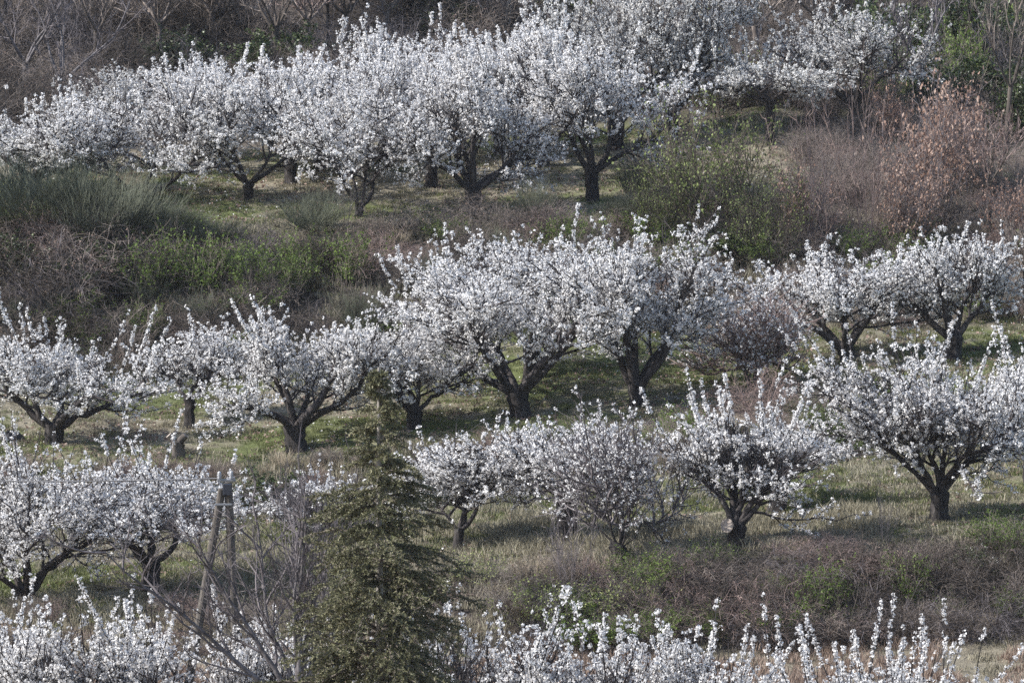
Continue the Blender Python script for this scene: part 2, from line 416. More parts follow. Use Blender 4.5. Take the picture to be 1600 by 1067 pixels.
# upper terrace, front row
u1 = T(740, 337, 640, 862, 70, 'white blossom tree with thick short trunk splitting into a wide V, centre of upper terrace', 11, sag=.05, spk=1., low=.6, spec=[(165, 48, 1.1), (15, 50, 1.1), (100, 62, 1), (250, 65, 1), (350, 30, .9), (195, 32, .9)], th=.95, tr=.24, group=UP, dens=1.15, spikes=28)
u2 = T(925, 314, 822, 1075, 30, 'white blossom tree with straight dark trunk and broad low limbs, beside the green willowy bush', 12, sag=.05, spk=1., low=.6, spec=[(170, 42, 1), (10, 38, 1.2), (90, 60, 1), (280, 70, 1), (340, 55, 1)], th=1.0, tr=.2, group=UP, dens=1.15, spikes=30)
u4 = T(562, 340, 465, 675, 110, 'smaller blossom tree with thin forked trunk, left of the thick-trunked one on upper terrace', 14, sag=.05, spk=1., low=.35, spec=[(150, 62, .9), (20, 58, 1), (60, 70, .9), (240, 60, .8)], th=.45, tr=.13, group=UP, dens=1.1, spikes=28)
u5 = T(388, 312, 250, 515, 84, 'blossom tree on upper terrace whose lowest sprays hang to the grass, tall shoots on top', 15, spec=[(170, 40, 1), (10, 42, 1), (120, 62, 1), (230, 55, .9), (300, 40, .8)], th=.6, tr=.15, group=UP, dens=1.15, spikes=36, low=.15, sag=.15)
u6 = T(214, 325, 85, 350, 125, 'white blossom tree with bare limb slanting right, behind the grey-green broom bush', 16, sag=.05, spk=1., low=.35, spec=[(5, 38, 1.3), (20, 60, 1), (160, 55, 1), (90, 65, .9)], th=.4, tr=.15, lean=(.3, 0), group=UP, dens=1.0, spikes=28)
u7 = T(55, 315, -80, 190, 130, 'white blossom tree rising behind the broom bush at the left edge', 17, sag=.05, spk=1., low=.35, group=UP, dens=1., spikes=32)
# upper terrace, rear row
u3 = T(673, 292, 560, 760, 62, 'white blossom tree set further back with dark straight trunk in shade, upper terrace', 13, sag=.05, spk=1., th=1.1, tr=.18, group=UP, dens=1.2, spikes=24)
u8 = T(848, 262, 742, 952, 30, 'white blossom tree standing behind the two central trunks, only its trunk foot showing between them', 18, sag=.05, spk=1., th=1., tr=.2, group=UP, dens=1.2, spikes=26)
u9 = T(1203, 224, 1115, 1292, 92, 'cream blossom tree with clean pale-lit straight trunk at the top of the green bush', 19, spk=1., spec=[(160, 35, 1), (20, 45, 1), (90, 60, 1), (200, 60, .9), (330, 60, .9)], th=1.5, low=1.7, tr=.15, cream=True, group=UP, dens=1., spikes=24)
u10 = T(1335, 200, 1222, 1440, -5, 'broad cream blossom tree at the top right with dark hollow inside its crown', 20, spec=[(175, 45, 1.2), (20, 55, 1), (90, 60, 1), (140, 60, 1), (300, 60, 1)], th=.9, tr=.18, cream=True, group=UP, dens=.85, spikes=36)
u11 = T(1052, 215, 955, 1160, -60, 'tall cream blossom tree reaching the top edge, left of the small straight-trunked cream tree', 21, sag=.05, cream=True, group=UP, dens=.95, spikes=34)
rear = [(500, 262, 400, 610, 78, 'white blossom tree in the rear row above the small forked one'),
        (330, 262, 232, 432, 88, 'white blossom tree in the rear row, its long shoots against the dark wood'),
        (150, 268, 55, 250, 104, 'white blossom tree in the rear row, half lost in shade at the left'),
        (455, 288, 360, 560, 120, 'white blossom tree filling the gap behind the small forked tree and the drooping one'),
        (120, 300, 20, 230, 165, 'low white blossom tree filling the gap above the broom bushes'),
        (605, 250, 505, 700, 34, 'pale blossom tree furthest back under the brown thicket, left of centre'),
        (780, 242, 690, 880, 42, 'white blossom tree furthest back, above the wide V-shaped trunk'),
        (965, 232, 860, 1070, -40, 'cream blossom tree furthest back with shoots crossing the top edge')]
srcs = [u3, u8, u11, u3, u8, u8, u3, u11]; sdim = {u3: (673, 292, 560, 760, 62), u8: (848, 262, 742, 952, 30), u11: (1052, 215, 955, 1185, -60)}
for k, (u, v, L, R, tp, lab) in enumerate(rear):
    s0 = sdim[srcs[k]]; p = pos(u, v)
    sx = ((R-L)/ppm(p[1]))/((s0[3]-s0[2])/ppm(srcs[k].location.y)); sz = ((v-tp)/ppm(p[1]))/((s0[1]-s0[4])/ppm(srcs[k].location.y))
    copy_tree(srcs[k], tuple(p), [2.1, 3.6, .9, 5.2, 2.5, 4.4, 1.4, 2.9][k], (sx, sx, sz), lab, UP)
# middle terrace
T(85, 694, -40, 238, 492, 'blossom tree with stubby V trunk and tall candle-like shoots, left end of middle terrace', 31, spk=1.3, spec=[(160, 45, 1), (20, 42, 1.25), (90, 60, 1), (200, 60, 1), (330, 55, .9)], th=.55, tr=.25, group=MID, spikes=34, dens=.95, upright=.45)
T(297, 668, 232, 372, 492, 'smaller blossom tree with thin straight Y-forked trunk, set back between two larger trees', 32, spec=[(150, 50, 1), (25, 50, 1), (90, 50, 1)], th=.95, tr=.15, group=MID, spikes=12, dens=.8)
T(466, 702, 345, 605, 475, 'full blossom tree with heavy black trunk, one limb curving right, left of the cedar tip', 33, spec=[(172, 40, 1), (10, 38, 1.15), (60, 68, 1), (120, 62, 1), (200, 62, 1), (300, 50, .8)], th=.75, tr=.28, lean=(-.12, 0), group=MID, spikes=30, dens=1.1)
T(645, 668, 548, 745, 490, 'white blossom tree with dark leaning trunk right behind the cedar tip', 34, spec=[(20, 50, 1.1), (160, 40, 1), (60, 68, 1), (100, 68, 1), (240, 55, 1)], th=.5, tr=.21, lean=(.1, 0), group=MID, spikes=20, dens=1.15)
T(830, 592, 735, 930, 350, 'blossom tree with upright dark trunk directly behind the largest middle tree', 36, th=1.2, tr=.24, group=MID, spikes=14, dens=.85)
T(815, 650, 632, 968, 362, 'largest blossom tree, in the very middle, dark trunk leaning left, long shoots at upper left', 35, spec=[(168, 40, 1.05), (10, 40, 1.15), (150, 55, 1), (40, 60, 1), (90, 65, 1), (215, 55, 1), (320, 60, 1)], th=.75, tr=.28, lean=(-.2, 0), group=MID, spikes=36, dens=1.05, n2=11)
T(995, 634, 918, 1122, 340, 'tall white blossom tree with three thick candelabra limbs, to the right of the largest one', 37, spec=[(165, 48, .9), (95, 84, 1), (10, 50, 1.05), (200, 65, .9), (60, 60, 1)], th=.65, tr=.23, group=MID, spikes=26, dens=1.05, limb_r=.62)
T(1325, 562, 1172, 1432, 372, 'wide blossom tree leaning left on a low slanting limb, right part of middle terrace', 38, spec=[(178, 32, 1.3), (20, 58, 1), (90, 68, 1), (150, 50, 1), (55, 55, 1), (250, 60, .9)], th=.35, tr=.22, lean=(-.3, 0), group=MID, spikes=24, dens=1.05)
T(1490, 557, 1392, 1572, 352, 'white blossom tree on a thick flaring stub of trunk, right end of the middle terrace', 39, spec=[(160, 42, 1), (15, 48, 1), (90, 65, 1), (50, 70, 1), (230, 60, 1)], th=.65, tr=.25, group=MID, spikes=24, dens=.85)
T(1178, 605, 1090, 1245, 445, 'sparse blossom tree with many pinkish stems, between the candelabra tree and the leaning one', 40, limbs=8, th=.1, tr=.08, group=MID, spikes=14, dens=.2, upright=.8, twig='redtwig')
# lower terrace
T(40, 945, -70, 200, 668, 'blossom tree with open V trunk behind the wire, left edge of the lower terrace', 51, spk=1.3, spec=[(160, 58, .9), (20, 50, 1.2), (100, 62, 1), (45, 66, 1), (190, 45, 1), (300, 60, .9)], th=.3, tr=.22, group=LOW, spikes=26, dens=.9)
T(235, 925, 138, 350, 690, 'white blossom tree with upright dark trunk left of the wooden pole', 52, spk=1.3, spec=[(155, 45, 1), (25, 50, 1), (90, 65, 1), (60, 70, 1), (230, 60, 1)], th=.9, tr=.22, group=LOW, spikes=24, dens=.8)
T(716, 864, 628, 800, 655, 'slim-trunked white blossom tree just right of the cedar', 53, low=1.3, spec=[(150, 60, 1), (20, 60, 1), (90, 70, 1), (60, 60, 1)], th=.7, tr=.12, group=LOW, spikes=22, dens=.85)
T(884, 845, 795, 962, 640, 'white blossom tree with plain straight dark trunk in the tall dry grass', 54, th=1.25, low=1.5, tr=.24, group=LOW, spikes=22, dens=.85)
T(968, 883, 868, 1062, 628, 'pollarded tree with knobbly head and many pale upright shoots carrying scattered blossom', 55, spec=[(a, e, l) for a, e, l in ((170, 50, 1), (10, 48, 1.1), (150, 66, 1), (30, 66, 1.1), (120, 74, 1), (60, 74, 1.05), (90, 82, 1.1), (200, 62, 1), (340, 60, 1), (270, 70, .9))], th=.55, tr=.2, group=LOW, spikes=30, low=1.2, dens=.30, n2=6, n3=5, limb_r=.15, upright=.5, csize=.95, twig='greytwig')
T(1212, 803, 1160, 1310, 640, 'blossom tree with bent dark trunk just behind the one with the sawn stump', 57, spec=[(20, 50, 1), (120, 60, 1), (60, 70, 1), (200, 60, .8)], th=1.1, low=1.3, tr=.22, lean=(.15, 0), group=LOW, spikes=12, dens=.8)
l6 = T(1147, 857, 1065, 1262, 605, 'white blossom tree with a round sawn-off limb on its trunk and tall candle shoots', 56, spk=1.3, spec=[(25, 55, 1.1), (95, 80, 1), (160, 62, 1), (60, 66, 1), (130, 72, 1), (340, 45, .9)], th=.62, tr=.2, lean=(.12, 0), group=LOW, spikes=34, dens=1.05, low=.9)
T(1467, 812, 1302, 1600, 515, 'wide white blossom tree with five-armed trunk standing in open grass, lower right', 58, spk=1.3, spec=[(165, 42, 1.1), (12, 45, 1.1), (110, 72, 1), (60, 70, 1), (150, 58, 1), (220, 65, 1), (320, 60, 1)], th=.75, tr=.21, group=LOW, spikes=40, dens=1.0, n2=11)
T(1608, 758, 1535, 1700, 525, 'blossom tree cut by the right edge of the picture, only its left half in view', 59, spk=1.3, spec=[(150, 55, 1), (20, 55, 1), (90, 65, 1), (220, 60, 1)], th=.6, tr=.15, group=LOW, spikes=24, dens=.9)
T(492, 838, 425, 548, 722, 'thin grey-stemmed blossom sapling with few flowers, left of the cedar', 60, limbs=7, th=.1, tr=.06, group=LOW, spikes=14, dens=.35, upright=.9, twig='greytwig')
# front terrace: only the tops are in the picture
T(25, 1270, -70, 125, 925, 'top of a white blossom tree at the bottom left corner', 71, spk=1.3, group=FR, spikes=34, dens=1.)
T(190, 1280, 95, 300, 935, 'top of a blossom tree at the bottom edge in front of the upright dark trunk', 72, spk=1.3, group=FR, spikes=34, dens=1.)
T(395, 1290, 290, 505, 935, 'blossom tree at the bottom edge directly behind the wooden pole', 73, spk=1.3, group=FR, spikes=34, dens=1.)
T(575, 1290, 490, 680, 985, 'blossom tree glimpsed through the lower branches of the cedar', 74, spk=1.3, group=FR, spikes=20, dens=.9)
T(765, 1285, 655, 868, 925, 'top of a blossom tree immediately right of the cedar at the bottom edge', 75, spk=1.3, group=FR, spikes=22, dens=1.)
T(935, 1290, 845, 1025, 955, 'top of a blossom tree at the bottom edge, straight below the pollarded tree', 76, spk=1.3, group=FR, spikes=20, dens=.95)
T(1085, 1290, 1000, 1160, 955, 'top of a blossom tree at the bottom edge below the sawn-stump tree', 77, spk=1.3, group=FR, spikes=22, dens=.85)
T(1370, 1250, 1222, 1525, 990, 'separate blossom tree at the bottom right with widely spread candle shoots', 78, spk=1.3, group=FR, spikes=46, dens=1.)

# sawn limb stump on the lower tree (part of that tree)
def disc_stub(parent, a, bdir, r, length):
    a = np.array(a); bdir = nrm(np.array(bdir, float)); P = np.stack([a, a+bdir*length])[None]
    v, f = tubes(P, np.array([[r*.9, r]]), 16)
    st = build('sawn_limb', [(v, f, 0)], M['bark'], parent, smooth=True)
    n = len(v); c = a+bdir*(length+.002)
    ring = v[16:]+bdir*.002
    rim = np.vstack([ring*.985+c*.015, c]); fc = np.array([[j, (j+1) % 16, 16] for j in range(16)])
    build('cut_face', [(rim, fc, 0)], M['cutwood'], st)
disc_stub(l6, (-.02, -.02, .50), (-.45, -.85, .12), .16, .32)

# ------------------------------------------------------------------ bushes
def make_bush(rng, kind):
    """unit bush about 2 m wide and 2 m high; returns stem parts and leaf parts"""
    K = dict(
     broom=dict(n=120, sp=.95, L=1.7, c2=16, l2=.55, c3=0, up=.9, a=(.1, .45), lf=0, ls=.03, r=.007),
     twig=dict(n=34, sp=1.1, L=1.5, c2=9, l2=.6, c3=4, up=.1, a=(.4, 1.2), lf=0, ls=.04, r=.009),
     thorn=dict(n=36, sp=1.2, L=1.5, c2=10, l2=.55, c3=4, up=-.3, a=(.5, 1.4), lf=420, ls=.045, r=.009),
     green=dict(n=30, sp=.9, L=1.6, c2=8, l2=.5, c3=2, up=.4, a=(.2, .8), lf=3200, ls=.06, r=.009),
     yellow=dict(n=26, sp=1., L=1.5, c2=8, l2=.55, c3=3, up=.2, a=(.3, 1.), lf=1500, ls=.055, r=.009),
     ivy=dict(n=24, sp=1., L=1.5, c2=7, l2=.5, c3=2, up=.1, a=(.4, 1.2), lf=5200, ls=.075, r=.01),
     russet=dict(n=12, sp=.6, L=1.9, c2=12, l2=.65, c3=4, up=.3, a=(.4, 1.), lf=2600, ls=.062, r=.013),
     willow=dict(n=24, sp=.95, L=1.9, c2=11, l2=.75, c3=4, up=.4, a=(.25, .8), lf=4200, ls=.045, r=.012),
     arch=dict(n=46, sp=1.0, L=2.1, c2=5, l2=.5, c3=2, up=-.9, a=(.3, 1.), lf=0, ls=.04, r=.008),
     sparse=dict(n=9, sp=.75, L=1.9, c2=8, l2=.6, c3=4, up=.4, a=(.3, .9), lf=0, ls=.04, r=.011),
     white=dict(n=14, sp=1., L=1.3, c2=8, l2=.45, c3=3, up=.1, a=(.4, 1.2), lf=700, ls=.06, r=.009),
     dryreed=dict(n=110, sp=.5, L=1.2, c2=3, l2=.3, c3=0, up=.2, a=(.1, .4), lf=0, ls=.04, r=.006),
    )[kind]
    n = K['n']; az = rng.random(n)*6.283; r0 = np.sqrt(rng.random(n))*.5
    p = np.stack([np.cos(az)*r0, np.sin(az)*r0, np.full(n, -.05)], 1)
    tilt = rng.random(n)*K['sp']; 
    d = nrm(np.stack([np.cos(az)*np.sin(tilt), np.sin(az)*np.sin(tilt), np.cos(tilt)], 1))
    L = K['L']*(.6+.55*rng.random(n))
    A = grow(rng, p, d, L, 6, K['up']*.4-.15, .12)
    parts = []; R0 = K['r']
    def rad(P, r0, r1): return np.broadcast_to(np.linspace(r0, r1, P.shape[1]), P.shape[:2])
    v, f = tubes(A, rad(A, R0*1.5, R0*.5), 3); parts.append((v, f, 0))
    B = sprout(rng, A, K['c2'], .15, 1, *K['a'], K['l2'], 3, K['up'], .15)
    v, f = tubes(B, rad(B, R0*.7, R0*.35), 3); parts.append((v, f, 0))
    tipsrc = B
    if K['c3']:
        Cc = sprout(rng, B, K['c3'], .2, 1, .4, 1.2, K['l2']*.42, 2, K['up']*.6, .15)
        v, f = tubes(Cc, rad(Cc, R0*.45, R0*.25), 3); parts.append((v, f, 0)); tipsrc = np.concatenate([Cc, B[:, :3]])
    lf = []
    if K['lf']:
        m = tipsrc.reshape(-1, 3); m = m[m[:, 2] > .1]
        q = m[rng.integers(0, len(m), K['lf'])]+rng.normal(0, .035, (K['lf'], 3))
        keep = fbm(q[:, 0]*2.2+7, q[:, 2]*2.2+q[:, 1]*1.7, 5, 2) > .3
        v, f = leaves(rng, q[keep], K['ls'], .4); lf.append((v, f, 0))
    for P in parts:
        P[0][:, 2] = np.maximum(P[0][:, 2], -.1)
    return parts, lf
STEM = dict(arch='greytwig', shade='darktwig', broom='broom', twig='browntwig', thorn='redtwig', green='browntwig', yellow='greytwig', ivy='darktwig', russet='greytwig', willow='darktwig', sparse='greytwig', white='greytwig', dryreed='dryreed')
LEAF = dict(thorn='drybrown', green='green', yellow='yellow', ivy='ivy', russet='russet', willow='olive', white='blossom')
BM = {}
def bush_mesh(kind, var):
    if (kind, var) not in BM:
        rng = np.random.default_rng(hash_kind(kind)*10+var)
        st, lf = make_bush(rng, 'twig' if kind == 'shade' else kind)  # shade kind: stems darkened for dark thickets and to imitate shadowed gaps
        sm = M['browntwig' if (kind == 'thorn' and var == 1) else STEM[kind]]
        a = build('stems', st, sm); C.objects.unlink(a)
        b = None
        if lf: b = build('leaves', lf, M[LEAF[kind]]); C.objects.unlink(b)
        j = build('scrub', st+[(v, f, 1) for v, f, _ in lf], [sm]+([M[LEAF[kind]]] if lf else [])); C.objects.unlink(j)
        BM[(kind, var)] = (a.data, b.data if b else None, j)
    return BM[(kind, var)]
def hash_kind(k): return sum(ord(c)*(i+3) for i, c in enumerate(k)) % 997
NAMES = dict(arch='bramble_bush', shade='bare_shrub', broom='broom_bush', twig='bare_shrub', thorn='bramble_bush', green='leafy_shrub', yellow='budding_shrub', ivy='evergreen_shrub', russet='young_oak', willow='willow_bush', sparse='bare_sapling', white='flowering_shrub', dryreed='dry_grass_clump')
CATS = dict(arch='bramble', shade='shrub', broom='bush', twig='shrub', thorn='bramble', green='shrub', yellow='shrub', ivy='evergreen shrub', russet='young oak', willow='willow bush', sparse='sapling', white='shrub', dryreed='grass clump')
_bc = [0]
def bush(kind, u, v, wpx, hpx, label, var=0, group=None, y=None, stem=None, leaf=None):
    _bc[0] += 1; rng = np.random.default_rng(900+_bc[0])
    p = pos(u, v) if y is None else ray(u, v, y)
    if y is not None: p[2] = float(ground(p[0], p[1]))
    s = ppm(p[1]); a, b, _ = bush_mesh(kind, var)
    ro = empty(NAMES[kind], tuple(p), label, CATS[kind], group, rng.random()*6.28)
    ro.scale = (wpx/s/2.3, wpx/s/2.3, hpx/s/1.9)
    o = bpy.data.objects.new('stems', a); C.objects.link(o); o.parent = ro; o['kind'] = 'stuff'
    if stem: o.material_slots[0].link = 'OBJECT'; o.material_slots[0].material = M[stem]
    if b:
        o = bpy.data.objects.new('leaves', b); C.objects.link(o); o.parent = ro; o['kind'] = 'stuff'
        if leaf: o.material_slots[0].link = 'OBJECT'; o.material_slots[0].material = M[leaf]
    return ro
BK = 'shrubs on the bank below the upper terrace'
RB = 'shrubs on the lower right bank'
bush('broom', 50, 350, 230, 100, 'large domed grey-green broom bush at the left edge in front of the blossom', 0)
bush('broom', 170, 372, 170, 100, 'domed grey-green broom bush tapering down to the grass, left of the upper terrace', 1)
bush('broom', 118, 352, 120, 92, 'grey-green broom bush squeezed between the two domed ones', 0)
bush('shade', 40, 440, 210, 120, 'large dark rounded thicket below the left broom bush', 0)
bush('thorn', 150, 455, 200, 130, 'large rounded grey-brown bramble thicket overhanging the left bank', 1)
bush('shade', 225, 455, 110, 105, 'dark hollow thicket at the right foot of the rounded left brambles', 1)
bush('shade', 60, 545, 200, 110, 'deep brown thicket low in the left bank over the candle-shoot tree', 1)
bush('arch', 90, 480, 190, 105, 'pale arching bramble canes over the dark left thicket', 0)
bush('arch', 1240, 915, 150, 60, 'pale arching canes on the brow of the lower right bank', 1)
bush('arch', 1400, 992, 170, 95, 'pale arching canes low on the lower right bank', 0)
bush('shade', 1130, 965, 170, 120, 'dark brown thicket at the left part of the lower right bank', 0)
bush('shade', 1440, 932, 170, 105, 'dark brown thicket right of centre on the lower right bank', 1)
bush('shade', 1325, 985, 150, 105, 'dark thicket beside the bright green shrub on the lower right bank', 1)
bush('arch', 1560, 1000, 150, 70, 'pale arching canes above the pinkish dry grass', 1)
bush('shade', 1560, 915, 140, 90, 'dark brown thicket under the right edge of the open grass', 0)
bush('broom', 838, 345, 62, 62, 'small upright broom bush in the grass between two trunks of the upper terrace', 0)
bush('broom', 992, 305, 60, 62, 'small broom bush right of the straight-trunked blossom tree', 1)
bush('willow', 1112, 385, 170, 180, 'tall airy olive-green bush with dark forked stems below the small cream tree', 0)
bush('willow', 1200, 402, 110, 112, 'slimmer olive-green bush leaning on the right of the tall airy one', 1)
bush('willow', 1030, 380, 70, 120, 'low olive-green bush under the left side of the tall airy one', 1)
bush('ivy', 1140, 398, 110, 50, 'low dark green bush at the foot of the tall airy olive bush', 0)
bush('sparse', 1290, 400, 110, 230, 'bare pinkish-grey sapling clump between the olive bush and the russet oaks', 0, stem='redtwig')
bush('sparse', 1355, 395, 110, 230, 'bare reddish-grey sapling clump under the broad cream blossom tree', 1, stem='redtwig')
bush('sparse', 1258, 405, 80, 140, 'bare grey-brown sapling next to the olive bush on its right side', 2)
bush('russet', 1445, 350, 130, 195, 'young oak keeping its russet leaves, tallest of the russet ones', 0)
bush('russet', 1515, 310, 130, 160, 'young oak with pale russet leaves up the slope near the right edge', 1)
bush('russet', 1415, 395, 105, 125, 'low russet-leaved oak just above the leaning blossom tree', 1)
bush('russet', 1262, 390, 80, 120, 'small russet oak among bare saplings, furthest left of the russet ones', 0)
bush('russet', 1585, 400, 80, 110, 'russet-leaved oak cut by the right edge', 1)
bush('russet', 1400, 230, 60, 90, 'small russet oak against the dark green wood', 0)
bush('green', 245, 468, 115, 110, 'bright green shrub on the left bank beside the dark hollow', 0, BK)
bush('green', 315, 462, 105, 104, 'bright green shrub with upright tufts, second from the left hollow', 1, BK)
bush('green', 400, 465, 105, 100, 'green shrub in the middle of the left bank above the full blossom tree', 0, BK)
bush('green', 118, 520, 100, 72, 'dull green shrub low in the left bank above the candle-shoot tree', 1, BK)
bush('green', 548, 452, 100, 90, 'fresh green shrub on the bank above the cedar tip', 1, BK)
bush('green', 470, 440, 90, 80, 'green shrub behind the spikes of the full blossom tree', 0, BK)
bush('ivy', 165, 440, 120, 70, 'dark evergreen shrub deep in the left bank', 0, BK)
bush('ivy', 20, 430, 110, 75, 'dark evergreen shrub at the left edge of the bank', 1, BK)
bush('thorn', 95, 425, 150, 75, 'grey-pink bramble mound over the left bank', 0, BK)
bush('thorn', 30, 545, 130, 80, 'dark bramble mound behind the candle-shoot tree', 1, BK)
bush('thorn', 590, 428, 130, 82, 'reddish-brown bramble mound under the thin forked blossom tree', 0, BK)
bush('thorn', 430, 400, 110, 46, 'low brown bramble on the brow of the bank, left of centre', 1, BK)
bush('twig', 200, 560, 140, 90, 'grey-brown bare shrub between the two left trees of the middle terrace', 0, BK)
bush('twig', 355, 520, 130, 80, 'grey-brown bare shrub above the Y-forked tree', 1, BK)
bush('sparse', 538, 352, 40, 62, 'thin bare sapling at the front edge of the upper terrace', 2)
bush('green', 905, 385, 90, 50, 'green shrub peeping over the largest blossom tree', 0)
bush('green', 1010, 385, 90, 56, 'green shrub behind the top of the candelabra tree', 1)
bush('green', 1062, 700, 85, 70, 'dense green shrub on the small bank under the candelabra tree', 0)
bush('ivy', 425, 800, 105, 72, 'dark clipped-looking ivy clump on the small bank left of the cedar', 0)
bush('ivy', 350, 795, 70, 50, 'small dark ivy clump next to the top of the wooden pole', 1)
bush('thorn', 200, 800, 200, 50, 'brown bramble along the foot of the small left bank', 0)
bush('thorn', 790, 770, 120, 52, 'brown bramble in shade behind the straight dark trunk in dry grass', 1)
bush('twig', 1060, 740, 90, 90, 'bare brown shrub between the pollarded and sawn-stump trees', 0)
bush('ivy', 1300, 705, 80, 60, 'dark shrub added as the shadowed hole left of the five-armed tree', 1)  # dark leaves stand in for a shadowed opening in the scrub
bush('thorn', 1190, 650, 130, 90, 'pinkish bramble mound beneath the sparse stemmy tree', 0)
bush('thorn', 1290, 640, 110, 56, 'pinkish bramble spilling over the bank beside the leaning tree', 1)
bush('green', 1400, 640, 80, 60, 'bright green shrub behind the crown of the five-armed tree', 0)
bush('twig', 1560, 480, 120, 130, 'dark brown bare thicket shrub at the right edge behind the flaring trunk', 1)
bush('sparse', 885, 930, 100, 150, 'bare grey shrub with fanned stems in front of the dry grass', 1)
bush('sparse', 1020, 935, 70, 85, 'small bare spreading sapling right of the pollarded tree', 0)
bush('sparse', 1382, 862, 36, 115, 'slender bare sapling in front of the open grass', 2)
bush('thorn', 1000, 938, 140, 55, 'dark purplish bramble mound below the pollarded tree', 0)
bush('yellow', 845, 985, 135, 90, 'pale yellow-green budding shrub right of the cedar, left of the pair', 0)
bush('yellow', 935, 975, 125, 78, 'pale yellow-green budding shrub under the purplish bramble, right of the pair', 1)
bush('yellow', 745, 915, 90, 62, 'thin yellow-green budding shrub against the cedar', 1)
bush('yellow', 1010, 965, 80, 90, 'narrow yellowish budding shrub below the small bare sapling', 0)
bush('green', 1285, 968, 110, 100, 'bright green shrub in the middle of the lower right bank', 0, RB)
bush('green', 1215, 950, 60, 58, 'small green shrub on the left half of the lower right bank', 1, RB)
bush('green', 1420, 950, 90, 90, 'green shrub with upright stems right of centre on the lower right bank', 1, RB)
bush('green', 1585, 880, 60, 60, 'green shrub at the right edge of the lower right bank', 0, RB)
bush('green', 1115, 1010, 40, 70, 'small bright shrub sprouting at the foot of the lower right bank', 0, RB)
bush('ivy', 1520, 905, 70, 62, 'dark hollow evergreen on the lower right bank beside the white-flowered shrub', 1, RB)
bush('white', 1530, 900, 70, 62, 'small shrub dotted with white flowers on the lower right bank', 0, RB)
bush('white', 1465, 985, 60, 60, 'pale flowering shrub low on the lower right bank', 0, RB)
bush('white', 1345, 950, 34, 40, 'tiny white-flowered shrub beside the bright green one', 0, RB)
bush('thorn', 1085, 930, 130, 85, 'reddish bramble at the left end of the lower right bank', 1, RB)
bush('thorn', 1190, 990, 160, 105, 'reddish-brown bramble heap low on the bank under the sawn-stump tree', 0, RB)
bush('thorn', 1350, 905, 140, 56, 'brown bramble on the brow of the lower right bank', 0, RB)
bush('thorn', 1470, 885, 110, 52, 'brown bramble below the trunk of the five-armed tree', 1, RB)
bush('twig', 1575, 965, 140, 90, 'grey-brown bare shrub at the right end of the lower right bank', 0, RB)
bush('twig', 1050, 985, 120, 82, 'purplish bare shrub between the budding shrub and the reddish brambles', 1, RB, stem='redtwig')

# ------------------------------------------------------------------ woodland trees on the slope above
def bare_tree(u, v, L, R, top, label, seed, mat='greybark', tw='greytwig', limbs=5, th=1.2, tr=.09, n2=7, n3=5, upright=.9, name='bare_tree', y=None, spec=None, ivy=0, n4=2, limb_len=1.):
    rng = np.random.default_rng(seed)
    p0 = pos(u, v) if y is None else ray(u, v, y)
    if y is not None: p0[2] = float(ground(p0[0], p0[1]))
    s = ppm(p0[1]); root = empty(name, tuple(p0), label, 'bare tree')
    H = (v-top)/s if y is None else ray(u, top, y)[2]-p0[2]
    xl = (u-L)/s; xr = (R-u)/s
    if spec is None:
        az = np.arange(limbs)*2*np.pi/limbs+rng.random()*6; el = rng.uniform(.7, 1.25, limbs); ln = np.ones(limbs)
    else:
        sa = np.array(spec, float); az, el, ln = np.radians(sa[:, 0]), np.radians(sa[:, 1]), sa[:, 2]; limbs = len(sa)
    tp, tt = trunk_mesh(rng, th, tr, (rng.normal(0, .05), 0), 8)
    d = np.stack([np.cos(el)*np.cos(az), np.cos(el)*np.sin(az), np.sin(el)], 1)
    L1 = grow(rng, np.repeat(tt[None], limbs, 0)-np.array([[0, 0, .08]]), d, (H-th)*ln*.85*limb_len, 9, upright*.5, .10)
    L2 = sprout(rng, L1, n2, .2, 1., .4, .9, lambda t: (H-th)*.36*(1.15-.6*t)*limb_len, 6, upright, .13)
    L3 = sprout(rng, L2, n3, .15, 1., .4, 1., (H-th)*.14*limb_len, 4, .4, .13)
    L4 = sprout(rng, L3, n4, .1, .95, .4, 1.1, (H-th)*.06, 2, .2, .12)
    q = L3.reshape(-1, 3); lo, hi = np.quantile(q[:, 0], .02), np.quantile(q[:, 0], .98); zt = np.quantile(q[:, 2], .985)
    kz = (H-th)/max(zt-th, .5); kl = xl/max(-lo, .2); kr = xr/max(hi, .2); kz, kl, kr = [min(max(k, .4), 2.5) for k in (kz, kl, kr)]
    def fit(P):
        P = P.copy(); x = P[..., 0]-tt[0]; P[..., 0] = tt[0]+np.where(x < 0, x*kl, x*kr); P[..., 1] *= (kl+kr)/2
        z = P[..., 2]; P[..., 2] = np.where(z > th, th+(z-th)*kz, z); return P
    L1, L2, L3, L4 = map(fit, (L1, L2, L3, L4))
    def rad(P, r0, r1): return np.broadcast_to(np.linspace(r0, r1, P.shape[1]), P.shape[:2])
    build('trunk', tp, M[mat], root, smooth=True)
    for k in range(limbs):
        v1, f1 = tubes(L1[k:k+1], (np.linspace(1, .2, 10)*tr*.62)[None], 6); build('limb', [(v1, f1, 0)], M[mat], root, smooth=True)
    a = tubes(L2, rad(L2, tr*.24, .009), 4); b = tubes(L3, rad(L3, .010, .005), 3); c = tubes(L4, rad(L4, .006, .003), 3)
    o = build('twigs', [(*a, 0), (*b, 0), (*c, 0)], M[tw], root); o['kind'] = 'stuff'
    if ivy:
        src = np.concatenate([along(rng, L1, ivy, 0, .13), along(rng, L2[::2], ivy*.25, 0, .1)])
        vv, ff = leaves(rng, src, .09, .3); o = build('ivy_leaves', [(vv, ff, 0)], M['ivy'], root); o['kind'] = 'stuff'
    return root
bt = bare_tree
bt(40, 150, -60, 130, -60, 'tall pale bare tree at the top left corner', 101, th=1.0, limbs=4)
